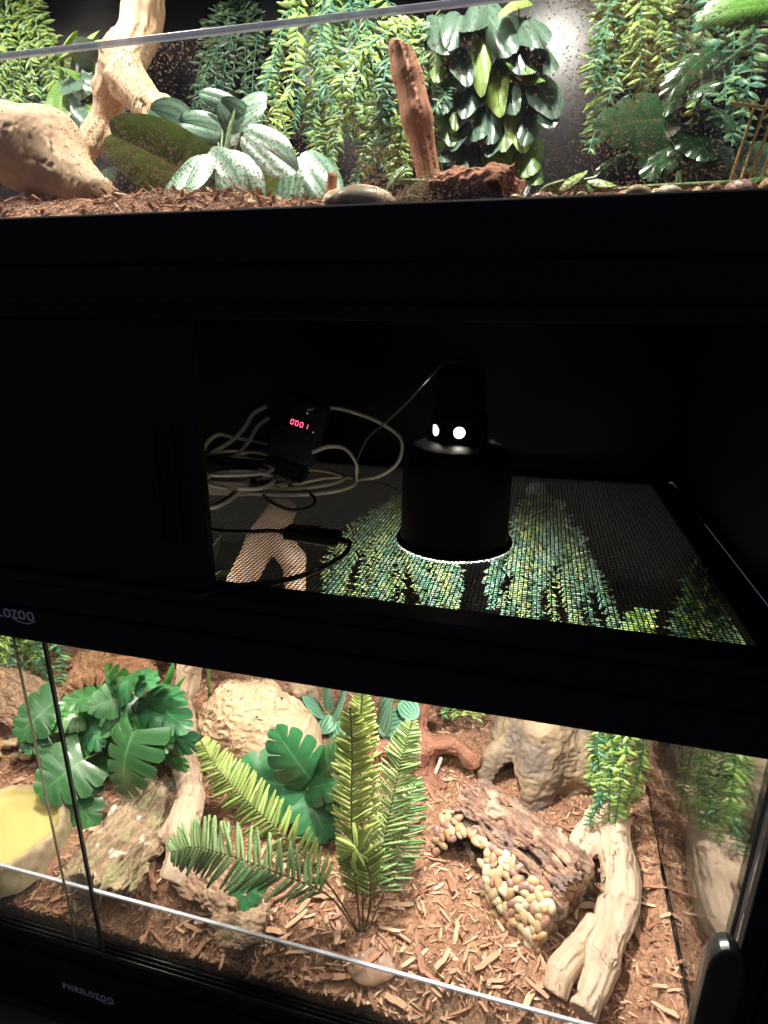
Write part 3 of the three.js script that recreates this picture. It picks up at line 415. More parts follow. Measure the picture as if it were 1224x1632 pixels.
// soil dust dried on the inside of the guards: specks with an outline of their own
{
  const dust = (w, h, x0, x1, y0, y1, thick, k) => tex(w, h, (u, v) => {
    const x = mix(x0, x1, u), y = mix(y0, y1, v), wx = x + 0.02 * noise(x * 40, y * 40, 6), wy = y + 0.02 * noise(x * 40, y * 40, 12);
    const d = 0.3 + 1.9 * fbm(wx * 12, wy * 14, k, 3), sp = noise(x * 520, y * 520, k) + 0.7 * noise(x * 1100, y * 1100, k + 3);
    const t = 0.75 * smooth(0.5 - 0.5 * clamp(d), 0.62 - 0.5 * clamp(d), sp + thick(x, y) - 0.15) + 0.06 * clamp(d); return [t, t, t];
  }, false);
  const film = (name, label, x0, x1, y0, y1, z, map, col) => info(part(name, new THREE.PlaneGeometry(x1 - x0, y1 - y0).translate((x0 + x1) / 2, (y0 + y1) / 2, z), new THREE.MeshPhysicalMaterial({ color: rgb(...col), alphaMap: map, transparent: true, roughness: 1, transmission: 0.55, thickness: 0, side: THREE.DoubleSide, depthWrite: false }), scene), label, 'soil dust', null, 'stuff');
  film('upper_soil_dust', 'brown soil dust dried on the upper guard glass', -0.75, 0.23, 1.106, 1.231, -0.0150, dust(2048, 256, -0.75, 0.24, 1.106, 1.231, (x, y) => 0.15 + 0.16 * Math.exp(-(y - 1.106) * 40) - 0.4 * smooth(-0.36, -0.46, x) - 0.2 * smooth(-0.09, -0.06, x) * smooth(0.02, -0.01, x), 4), [0.34, 0.215, 0.15]);
  film('lower_soil_dust', 'brown soil dust dried on the lower guard glass', -0.8, 0.23, 0.14, 0.247, -0.0200, dust(2048, 256, -0.8, 0.24, 0.14, 0.247, (x, y) => -0.3 + 0.3 * Math.exp(-(y - 0.15) * 30), 8), [0.36, 0.23, 0.16]);
}

// ---------------------------------------------------------------- hard furnishings of the lower tank
const woodThing = (name, geo, m, label, cat) => { const t = thing(name, label, cat); part('wood_body', geo, m, t); geo.computeBoundingBox(); const b = geo.boundingBox; t.userData.base = [(b.min.x + b.max.x) / 2, b.min.y, (b.min.z + b.max.z) / 2]; return settle(t); };
solo('forked_driftwood', driftwood(T.drift1, { k: 0.012, pits: 0.01, cell: 0.0036, cut: [[-0.464, 0.222, -0.076, -0.1, -0.55, 0.83]] }), woodMat, 'tall forked pale driftwood with sawn foot beside the cork bark slab', 'driftwood');
const foot = (c, o) => { const p = V(...c[0]), d = p.clone().sub(V(...c[1])).normalize(); p.addScaledVector(d, o); return [p.x, p.y, p.z, d.x, d.y, d.z]; };
solo('branched_driftwood', driftwood(T.driftR, { cut: [foot(T.driftR[0], 0.004)], k: 0.016, cell: 0.003, pits: 0.016, pale: [0.53, 0.39, 0.29] }), woodMat, 'thick pale driftwood limb standing beside the pebble hide', 'driftwood');
solo('driftwood_stub', driftwood([T.driftSmall], { cell: 0.0022, lump: 0.004, groove: 0.003, cut: [foot(T.driftSmall, 0.002), foot([...T.driftSmall].reverse(), 0.003)] }), woodMat, 'short broken driftwood piece left of the thick limb', 'driftwood');
solo('grapevine_root', driftwood(T.root, { k: 0.014, cell: 0.003, lump: 0.008, groove: 0.003, pits: 0.02, pale: [0.27, 0.115, 0.072], dark: [0.12, 0.048, 0.032] }), woodMat, 'gnarled dark red root in front of the resin cave', 'root');
{ // burl wood
  const c = [-0.49, 0.235, -0.40];
  const f = (x, y, z) => {
    const a = (x - c[0]) / 0.128, b = (y - c[1]) / 0.112, e = (z - c[2]) / 0.085; let d = (Math.sqrt(a * a + b * b + e * e) - 1) * 0.1;
    d = smin(d, Math.hypot(x + 0.395, (y - 0.23) * 1.1, z + 0.37) - 0.045, 0.05);
    if (d > 0.045 || d < -0.05) return d;
    const rough = smooth(-0.02, 0.06, y - c[1] + 0.4 * (c[0] - x) + 0.05 * noise(x * 20, y * 20, z * 20));
    d += 0.012 * noise(x * 16, y * 16, z * 16) + rough * (0.011 * Math.abs(noise(x * 58, y * 58, z * 58)) + 0.006 * Math.abs(noise(x * 120, y * 120, z * 120))) + 0.0016 * noise(x * 45, y * 190, z * 45);
    d = Math.max(d, -(Math.hypot(x + 0.43, y - 0.262, (z + 0.31) * 0.4) - 0.006));
    return d;
  };
  const g = solid(f, [-0.66, 0.1, -0.53], [-0.32, 0.38, -0.28], 0.0032, (x, y, z) => { const t = clamp(0.3 + 0.7 * fbm(x * 25, y * 25, z * 25, 3) + 0.25 * noise(x * 120, y * 120, z * 120)); const w = 1 + 0.12 * noise(x * 260, y * 260, z * 260); const r = mix3([0.56, 0.41, 0.27], [0.36, 0.225, 0.125], t); return r.map((v) => v * w); });
  solo('burl_wood', g, woodMat, 'big knobbly pale burl with a small dark bore hole', 'burl wood');
}
{ // resin cave
  const el = (x, y, z, c, r) => { const a = (x - c[0]) / r[0], b = (y - c[1]) / r[1], e = (z - c[2]) / r[2]; return (Math.sqrt(a * a + b * b + e * e) - 1) * Math.min(...r); };
  const leg = limbs([[[0.06, 0.31, -0.45, 0.05], [0.052, 0.25, -0.412, 0.04], [0.05, 0.205, -0.402, 0.036]], [[0.02, 0.29, -0.45, 0.022], [-0.02, 0.262, -0.43, 0.022], [-0.034, 0.225, -0.42, 0.022]], [[0.13, 0.26, -0.46, 0.05], [0.165, 0.22, -0.46, 0.04]]], 0.03);
  const f = (x, y, z) => {
    let d = el(x, y, z, [0.075, 0.23, -0.5], [0.115, 0.135, 0.09]); d = smin(d, leg(x, y, z), 0.02);
    d = Math.max(d, -el(x, y, z, [0.002, 0.222, -0.41], [0.024, 0.034, 0.07]));
    if (d > 0.04 || d < -0.04) return d;
    const q = Math.abs(noise(x * 24, y * 24, z * 24));
    return d + 0.006 * q + 0.003 * noise(x * 48, y * 48, z * 48) + 0.0008 * noise(x * 60, y * 210, z * 60) + 0.002 * noise(x * 140, y * 140, z * 140);
  };
  const g = solid(f, [-0.09, 0.17, -0.61], [0.235, 0.40, -0.35], 0.0034, (x, y, z) => { const a = fbm(x * 14, y * 14, z * 14, 3), b = noise(x * 90, y * 160, z * 90), t = clamp(0.5 + a * 1.6 + b * 0.25), c = mix3([0.13, 0.098, 0.08], [0.33, 0.235, 0.145], t); return c; });
  solo('resin_cave', g, std(1, 1, 1, 0.7, { vertexColors: true }), 'grey brown moulded rock cave with a dark arched opening', 'cave hide');
}
function barkSlab(o, e, len, R, arc, th, seedK, cols, crack = 0.0018) {   // a curved slab of rough bark: o centre, e angle of its axis about y
  const ca = Math.cos(e), sa = Math.sin(e), P = V();
  const f = (x, y, z) => {
    const a = (x - o[0]) * ca + (z - o[2]) * sa, b = -(x - o[0]) * sa + (z - o[2]) * ca, yy = y - (o[1] - R), r = Math.hypot(b, yy), an = Math.atan2(b, yy);
    let d = Math.max(Math.abs(r - R) - th, Math.abs(a) - len * (0.5 + 0.1 * noise(an * 6, seedK, 2) + 0.05 * noise(an * 17, seedK, 2)), (Math.abs(an) - arc * (1 + 0.2 * noise(a * 22, seedK, 5) + 0.12 * noise(a * 70, seedK, 5))) * R);
    if (Math.abs(d) > 0.025) return d;
    const q = noise(a * 26, an * R * 95, seedK), s = Math.abs(noise(a * 55, an * R * 150, seedK + 4));
    const w = 0.012 * noise(a * 30, an * R * 30, seedK + 2), cr = 1 - Math.abs(noise(a * 13, (an * R + w) * 105, seedK + 6)) * 3.2; return d + 0.005 * q - 0.004 * s + 0.004 * noise(a * 60, an * R * 60, seedK + 9) + 0.0028 * noise(a * 190, an * R * 260, seedK) + crack * smooth(0.35, 0.95, cr);
  };
  const w = Math.max(len * 0.62, R * Math.sin(Math.min(arc * 1.2, 1.57)) * 1.1 + 0.02), lo = [o[0] - w - 0.02, o[1] - R * (1 - Math.cos(arc * 1.15)) - 0.03, o[2] - w - 0.02], hi = [o[0] + w + 0.02, o[1] + 0.03, o[2] + w + 0.02];
  return solid(f, lo, hi, 0.0023, (x, y, z) => { const a = (x - o[0]) * ca + (z - o[2]) * sa, b = -(x - o[0]) * sa + (z - o[2]) * ca, t = clamp(0.5 + 0.9 * noise(a * 40, b * 130, seedK) + 0.5 * noise(a * 120, b * 260, seedK)), l = noise(x * 34, y * 34, z * 34 + seedK); let c = mix3(cols[0], cols[1], t); if (cols[2] && l > 0.3) c = mix3(c, cols[2], smooth(0.32, 0.42, l + 0.1 * noise(x * 160, y * 160, z * 160))); if (cols[3] && l < -0.2) c = mix3(c, cols[3], smooth(-0.2, -0.34, l)); return c; });
}
solo('cork_bark_slab', barkSlab([-0.578, 0.238, -0.14], 1.52, 0.21, 0.085, 0.72, 0.009, 3, [[0.36, 0.26, 0.165], [0.17, 0.11, 0.07], [0.56, 0.54, 0.43], [0.26, 0.23, 0.12]]), barkMat, 'flat cork bark slab with white lichen, left of the driftwood foot', 'bark');
solo('bark_chunk', barkSlab([-0.40, 0.226, -0.085], 0.35, 0.10, 0.04, 0.8, 0.008, 9, [[0.38, 0.25, 0.16], [0.20, 0.12, 0.08]]), barkMat, 'rough grey bark chunk under the drooping fern frond', 'bark');
solo('bark_chunk', barkSlab([-0.345, 0.218, -0.05], -0.3, 0.07, 0.035, 0.8, 0.007, 14, [[0.40, 0.27, 0.18], [0.22, 0.14, 0.09]]), barkMat, 'small bark chunk against the guard right of the rough grey one', 'bark');
solo('bark_log', barkSlab([-1.02, 0.285, -0.36], 0.3, 0.2, 0.05, 1.3, 0.01, 21, [[0.40, 0.26, 0.17], [0.22, 0.13, 0.08]]), barkMat, 'brown bark log behind the pebbles at the left edge', 'bark');
solo('bark_chunk', barkSlab([-0.93, 0.27, -0.47], 0.9, 0.12, 0.045, 1.2, 0.012, 31, [[0.46, 0.27, 0.15], [0.24, 0.11, 0.06]]), barkMat, 'red brown bark lump behind the left split-leaf plant', 'bark');
solo('bark_chunk', barkSlab([-0.86, 0.262, -0.52], -0.5, 0.12, 0.04, 1.2, 0.012, 36, [[0.42, 0.22, 0.12], [0.2, 0.09, 0.05]]), barkMat, 'second red brown bark lump nearer the forked driftwood', 'bark');
// pebbles
const pebbleGeo = []; for (let k = 0; k < 6; k++) { const g = new THREE.IcosahedronGeometry(1, 2), P = g.attributes.position, v = V(); for (let i = 0; i < P.count; i++) { v.fromBufferAttribute(P, i); const s = 1 + 0.28 * noise(v.x * 0.9 + k * 7, v.y * 0.9, v.z * 0.9); v.multiplyScalar(s); P.setXYZ(i, v.x, v.y * 0.72, v.z * 0.62); } g.computeVertexNormals(); g.deleteAttribute('uv'); const N = g.attributes.normal; for (let i = 0; i < P.count; i++) { v.fromBufferAttribute(P, i); v.y /= 0.72 * 0.72; v.z /= 0.62 * 0.62; v.normalize(); N.setXYZ(i, v.x, v.y, v.z); } pebbleGeo.push(g); }
const pebbleTone = [[0.48, 0.33, 0.18], [0.42, 0.265, 0.13], [0.52, 0.39, 0.24], [0.36, 0.22, 0.115], [0.45, 0.22, 0.14], [0.58, 0.47, 0.33], [0.30, 0.165, 0.14], [0.46, 0.35, 0.2]], pebbleMat = pebbleTone.map((c) => std(...c, 0.36));
function pebble(parent, name, p, n, s, k) {
  const o = part(name, pebbleGeo[k % 6], pebbleMat[k % 8], parent), z = V(...n).normalize(), a = V(rr(-1, 1), rr(-1, 1), rr(-1, 1)); const x = V().crossVectors(a, z).normalize(), y = V().crossVectors(z, x);
  const m = new THREE.Matrix4().makeBasis(x, y, z); o.quaternion.setFromRotationMatrix(m); o.scale.setScalar(s); o.scale.x *= rr(0.9, 1.3); o.position.set(...p); return o;
}
{ // pebble hide under a bark roof
  const t = thing('pebble_hide', 'arched hide of glued yellow pebbles under a bark roof', 'hide', [0.023, 0.2, -0.235]);
  const o = [0.023, 0.203, -0.238], ex = [0.8, 0.6], fx = [-0.6, 0.8], W = (a, b, y) => [o[0] + a * ex[0] + b * fx[0], y, o[2] + a * ex[1] + b * fx[1]];
  const e = Math.atan2(0.6, 0.8), R = 0.07;
  part('bark_roof', barkSlab([o[0] + 0.006, 0.291, o[2] - 0.008], e, 0.205, 0.052, 0.95, 0.0055, 51, [[0.34, 0.195, 0.135], [0.12, 0.066, 0.05], [0.42, 0.29, 0.21], [0.19, 0.125, 0.105]], 0.0055), barkMat, t);
  const f = (x, y, z) => { const a = (x - o[0]) * ex[0] + (z - o[2]) * ex[1], b = (x - o[0]) * fx[0] + (z - o[2]) * fx[1], yy = y - o[1] + 0.004, r = Math.hypot(b, yy * 0.92); let d = Math.max(r - R, Math.abs(a + 0.006) - 0.096); d = Math.max(d, -Math.max(r - R + 0.012, Math.abs(a + 0.006) - 0.086)); d = Math.max(d, -(Math.hypot((a + 0.045) * 1.0, (y - 0.21) * 0.8, Math.max(0, 0.01 - b)) - 0.044)); return Math.max(d, 0.19 - y) + 0.003 * noise(x * 60, y * 60, z * 60); };
  part('moulded_shell', solid(f, [o[0] - 0.14, 0.185, o[2] - 0.14], [o[0] + 0.14, 0.29, o[2] + 0.14], 0.0035, () => [0.07, 0.05, 0.04]), barkMat, t);
  let k = 0;
  for (let row = 0; row < 9; row++) for (let i = 0; i < 18; i++) {
    const a = -0.106 + i * 0.0118 + (row % 2) * 0.006 + rr(-0.0025, 0.0025), th = 1.62 - row * 0.135 + rr(-0.05, 0.05), b = Math.sin(th) * (R + 0.003), y = o[1] + Math.cos(th) * (R + 0.003) / 0.92;
    if (Math.hypot(a + 0.045, (y - 0.21) * 0.8) < 0.043 || row > 7 && rnd() < 0.4) continue;
    pebble(t, 'pebble', W(a, b, Math.max(y, 0.2)), [fx[0] * Math.sin(th), Math.cos(th), fx[1] * Math.sin(th)], rr(0.007, 0.0108), k++ + Math.floor(rnd() * 8));
  }
  for (let row = 0; row < 7; row++) for (let i = 0; i < 11; i++) { const b = -0.066 + i * 0.0132 + (row % 2) * 0.006 + rr(-0.002, 0.002), y = 0.206 + row * 0.0108; if (Math.hypot(b, (y - o[1]) * 0.92) > R + 0.002) continue; pebble(t, 'pebble', W(0.092 + rr(0, 0.004), b, y), [ex[0], 0.15, ex[1]], rr(0.007, 0.0105), k++ + Math.floor(rnd() * 8)); }
  settle(t);
}
for (let k = 0; k < 26; k++) { const a = rnd() * 6.28, r = 0.055 * Math.sqrt(rnd()), x = -0.93 + r * Math.cos(a) * 1.2, z = -0.25 + r * Math.sin(a) * 0.8, o = pebble(scene, numbered('river_pebble'), [x, H(x, z) + 0.006 + 0.022 * (1 - r / 0.055), z], [rr(-0.3, 0.3), 1, rr(-0.3, 0.3)], rr(0.009, 0.013), k); info(o, 'rounded tan pebble heaped behind the yellow water dish', 'pebble', 'pebbles behind the water dish'); }
{ // water dish
  const t = thing('water_dish', 'shallow moulded dish of pale yellow water at the left', 'water dish', [-0.785, 0.2, -0.075]);
  const prof = [[0.0001, 0.029], [0.06, 0.0292], [0.078, 0.031], [0.084, 0.036], [0.0865, 0.042], [0.0905, 0.046], [0.095, 0.044], [0.0975, 0.039], [0.0985, 0.033], [0.0995, 0.027], [0.101, 0.02], [0.1025, 0.013], [0.104, 0.005], [0.106, -0.004]].map((p) => new THREE.Vector2(...p)), g = new THREE.LatheGeometry(prof, 144), P = g.attributes.position, C = [];
  for (let i = 0; i < P.count; i++) { const x = P.getX(i), y = P.getY(i), z = P.getZ(i), a = Math.atan2(z, x), r = Math.hypot(x, z), s = 1 + 0.05 * noise(Math.cos(a) * 1.6, Math.sin(a) * 1.6, 3) + (r > 0.08 ? 0.03 * noise(Math.cos(a) * 6, Math.sin(a) * 6, y * 60) + 0.016 * noise(Math.cos(a) * 17, Math.sin(a) * 17, y * 150) : 0); P.setXYZ(i, x * s, y + (r > 0.08 ? 0.003 * noise(Math.cos(a) * 4, Math.sin(a) * 4, 9) : 0), z * s * 0.92); const q = noise(x * 60, y * 90, z * 60), inn = r < 0.0868; C.push(...(inn ? [0.50, 0.415, 0.185] : mix3([0.42, 0.33, 0.2], [0.26, 0.19, 0.11], clamp(0.5 + q)))); }
  g.setAttribute('color', new THREE.Float32BufferAttribute(C, 3)); g.computeVertexNormals(); g.translate(-0.785, 0.193, -0.085);
  part('bowl', g, std(1, 1, 1, 0.6, { vertexColors: true, side: THREE.DoubleSide }), t);
  const wg = new THREE.CircleGeometry(0.0852, 60).rotateX(-Math.PI / 2).scale(1, 1, 0.92).translate(-0.785, 0.2335, -0.085);
  part('water', wg, new THREE.MeshPhysicalMaterial({ color: rgb(1, 0.99, 0.9), roughness: 0.0, transmission: 1, thickness: 0, ior: 1.33 }), t);
  settle(t);
}
solo('flat_stone', (() => { const g = new THREE.IcosahedronGeometry(1, 4), P = g.attributes.position, v = V(), C = []; for (let i = 0; i < P.count; i++) { v.fromBufferAttribute(P, i); const s = 1 + 0.15 * noise(v.x * 1.3, v.y * 1.3, v.z * 1.3); const q = noise(v.x * 3, v.y * 3, v.z * 3); P.setXYZ(i, -0.158 + v.x * 0.036 * s, 0.19 + v.y * 0.007 * s - 0.25 * v.z * 0.026, -0.062 + v.z * 0.026 * s); C.push(...mix3([0.27, 0.145, 0.085], [0.19, 0.09, 0.05], clamp(0.5 + q))); } g.setAttribute('color', new THREE.Float32BufferAttribute(C, 3)); g.computeVertexNormals(); return g; })(), std(1, 1, 1, 0.5, { vertexColors: true }), 'smooth reddish weight disc at the foot of the fern', 'stone');
solo('pale_stick', capped([[-0.128, 0.218, -0.405], [-0.121, 0.24, -0.418]], 0.0035, 3, 6), std(0.72, 0.62, 0.48, 0.8), 'short pale stick poking up beside the red root', 'stick');

// ---------------------------------------------------------------- plants
const veinTex = (base, dark, vein, lobes) => tex(128, 256, (u, v) => {
  const s = Math.abs(u - 0.5) * 2, side = u > 0.5 ? 0.2 : 0; const ph = ((v * lobes + side + 0.5) % 1), q = Math.min(ph, 1 - ph) * 2;
  let c = mix3(base, dark, clamp(0.4 + 0.8 * fbm(u * 5, v * 6, 2, 3) + 0.15 * noise(u * 60, v * 60, 1)));
  c = mix3(c, vein, 0.75 * (1 - smooth(0.02, 0.06, s))); c = mix3(c, vein, 0.35 * (1 - smooth(0.02, 0.1, q)) * (1 - s * 0.6)); return c;
});
const monsteraGeo = [0, 1, 2].map((k) => leafGeo({ lobes: 5 + (k > 1), gap: 0.12 + 0.05 * k, depth: 0.5 + 0.07 * k, nu: 16 * (5 + (k > 1)), nv: 4, rib: 0.013, bend: 0.2 + 0.16 * k, cup: 0.4 + 0.25 * k, twist: 0.2 * (k - 1) }));
const leafM = (map, rough, extra = {}) => new THREE.MeshPhysicalMaterial({ map, roughness: rough, side: THREE.DoubleSide, ...extra });
const monsteraMat = [leafM(veinTex([0.04, 0.13, 0.04], [0.02, 0.072, 0.026], [0.10, 0.23, 0.085], 6), 0.3), leafM(veinTex([0.04, 0.17, 0.06], [0.022, 0.10, 0.04], [0.11, 0.28, 0.12], 6), 0.32), leafM(veinTex([0.05, 0.20, 0.04], [0.03, 0.12, 0.025], [0.14, 0.32, 0.08], 7), 0.36)];
const stripeTex = (pale, dark, n) => tex(256, 256, (u, v) => { const s = Math.abs(u - 0.5) * 2, w = 0.5 + 0.5 * Math.cos(s * Math.PI * 2 * n + 0.35 * noise(u * 6, v * 5, 2)), t = smooth(0.3, 0.85, w) * smooth(0.02, 0.15, v); return mix3(pale, dark, clamp(t * (0.8 + 0.3 * noise(u * 20, v * 12, 4)) + 0.12 * noise(u * 60, v * 90, 7) + (s < 0.03 ? 0.5 : 0))); });
const stripedMat = leafM(stripeTex([0.20, 0.38, 0.26], [0.02, 0.14, 0.08], 3), 0.3), stripedPale = leafM(stripeTex([0.27, 0.40, 0.30], [0.09, 0.24, 0.14], 3.2), 0.34, { clearcoat: 0.15, clearcoatRoughness: 0.3 });
const ovate = (u) => Math.pow(Math.sin(Math.PI * Math.pow(u * 0.94 + 0.06, 0.72)), 0.75);
const heartW = (u) => Math.pow(1 - u, 0.72) * (0.85 + 0.75 * u);
const heartGeo = [leafGeo({ profile: heartW, back: -0.9, fore: 1.15, bend: 0.35, cup: 0.6, nu: 22, nv: 5, rib: 0.006, twist: 0.15 }), leafGeo({ profile: heartW, back: -0.8, fore: 1.15, bend: 0.15, cup: 0.9, nu: 22, nv: 5, rib: 0.008, twist: -0.2 })];
const ovateGeo = [leafGeo({ profile: ovate, back: 0.1, fore: 0.9, bend: 0.18, cup: 0.3, nu: 22, nv: 6 }), leafGeo({ profile: ovate, back: 0.1, fore: 0.9, bend: 0.1, cup: 0.3, nu: 22, nv: 6, twist: 0.25 })];
const pothosMat = [leafM(veinTex([0.10, 0.17, 0.12], [0.05, 0.10, 0.07], [0.17, 0.25, 0.18], 8), 0.34), leafM(veinTex([0.30, 0.44, 0.10], [0.17, 0.30, 0.06], [0.42, 0.5, 0.18], 8), 0.42), leafM(veinTex([0.14, 0.26, 0.06], [0.06, 0.14, 0.03], [0.26, 0.36, 0.12], 8), 0.4)];
const stemMat = std(0.10, 0.19, 0.05, 0.5), stemBrown = std(0.22, 0.13, 0.06, 0.6), stemTan = std(0.45, 0.30, 0.13, 0.6);
function leafyPlant(name, label, cat, base, leaves, geos, mats, { face = 0.6, up = 0.6, roll = 0.4, stem = stemMat, sr = 0.0022, pick, front, shape, partName = 'leaf' } = {}) {
  const t = thing(name, label, cat, base);
  leaves.forEach((l, i) => {
    const m = pick ? pick(i, l) : i % mats.length, o = part(partName, shape ? shape(i) : geos[i % geos.length], mats[m], t);
    setMatrix(o, leafMatrix(l, face, up, rr(-roll, roll), front));
    if (stem) part('stalk', tube([[base[0] + rr(-0.01, 0.01), base[1] - 0.01, base[2] + rr(-0.01, 0.01)], [mix(base[0], l[0], 0.35), mix(base[1], l[1], 0.6), mix(base[2], l[2], 0.3)], [l[0], l[1], l[2]]], sr, 10, 5), stem, t);
  });
  return settle(t);
}
leafyPlant('split_leaf_plant', 'dark green split-leaf plant left of the forked driftwood', 'plant', [-0.73, 0.205, -0.28], T.monsteraLeft, monsteraGeo, monsteraMat, { pick: (i) => (i < 3 ? 0 : i % 3), roll: 0.3, face: 0.9, up: 0.25 });
leafyPlant('split_leaf_plant', 'glossy green split-leaf plant behind the fern in the middle', 'plant', [-0.295, 0.205, -0.23], T.monsteraCentre, monsteraGeo, [monsteraMat[1], monsteraMat[1], monsteraMat[0]], { roll: 0.3, face: 0.9, up: 0.3 });
leafyPlant('striped_leaf_plant', 'blue green striped round leaves behind the fern tips', 'plant', [-0.3, 0.21, -0.5], T.stripedBack, ovateGeo, [stripedMat], { roll: 0.4 });
leafyPlant('blade_sprig', 'small upright green sprig in front of the driftwood fork', 'plant', [-0.66, 0.215, -0.36], T.sprigLeft, [leafGeo({ profile: ovate, back: 0.2, fore: 1, bend: 0.2, nu: 12, nv: 3 })], [monsteraMat[2]], { roll: 0.5 });
leafyPlant('striped_leaf_plant', 'large silvery striped leaves at the front of the upper tank', 'plant', [-0.33, 1.115, -0.12], T.stripedUpper, ovateGeo, [stripedPale, leafM(veinTex([0.10, 0.14, 0.02], [0.05, 0.085, 0.012], [0.18, 0.22, 0.05], 5), 0.3)], { pick: (i) => (i === 0 || i === 10 ? 1 : 0), roll: 0.3, face: 1, up: 0, front: [0.05, 0.3, 1], shape: (i) => (i ? ovateGeo[i % 2] : leafGeo({ profile: (u) => Math.pow(1 - u, 0.6) * (0.6 + 1.1 * u), back: -0.6, fore: 1.0, bend: 0.08, cup: 0.2, nu: 26, nv: 5, rib: 0.006 })) });
leafyPlant('trailing_ivy', 'grey green pothos leaves behind the upper left driftwood', 'plant', [-0.72, 1.13, -0.4], T.pothosLeft, heartGeo, [pothosMat[0], pothosMat[2], pothosMat[0]], { roll: 0.4, face: 1, up: 0, front: [0.1, 0.3, 1] });
leafyPlant('blade_sprig', 'bright green blades above the upper guard at the left', 'plant', [-0.80, 1.14, -0.45], T.bladesLeft, [leafGeo({ profile: ovate, back: 0.2, fore: 1, bend: 0.3, nu: 12, nv: 3 })], [pothosMat[1]], { face: 0.9 });
leafyPlant('trailing_ivy', 'heart-leaved vine of dark and lime leaves right of the cork stick', 'plant', [-0.07, 1.13, -0.26], T.pothosVine, heartGeo, pothosMat, { pick: (i, l) => l[7], roll: 0.5, face: 1, up: 0, front: [0, 0.35, 1], stem: stemTan, sr: 0.0011 });
leafyPlant('split_leaf_plant', 'glossy silver-lit split leaves at the upper right', 'plant', [0.105, 1.115, -0.14], T.monsteraUpper, monsteraGeo, [leafM(veinTex([0.03, 0.10, 0.035], [0.02, 0.055, 0.02], [0.08, 0.16, 0.06], 6), 0.24, { clearcoat: 0.5, clearcoatRoughness: 0.22 })], { roll: 0.25, face: 1, up: 0.1 });
leafyPlant('broad_leaf_plant', 'bright green leaf hanging in at the upper right corner', 'plant', [0.2, 1.12, -0.08], T.bigLeafUpper, [leafGeo({ profile: ovate, back: 0.3, fore: 1, bend: 0.2, cup: 0.5, nu: 30, nv: 4, rib: 0.02, lobes: 14, depth: 0.08 })], [leafM(veinTex([0.12, 0.32, 0.03], [0.07, 0.22, 0.02], [0.25, 0.45, 0.08], 14), 0.4, { transmission: 0 })], { face: 1, up: 0.1, roll: 0.1 });
leafyPlant('creeping_plant', 'small round leaves lying along the upper guard foot', 'plant', [-0.02, 1.112, -0.06], T.smallLeavesU, heartGeo, [pothosMat[2], pothosMat[1]], { face: 0.9, up: 0.3 });

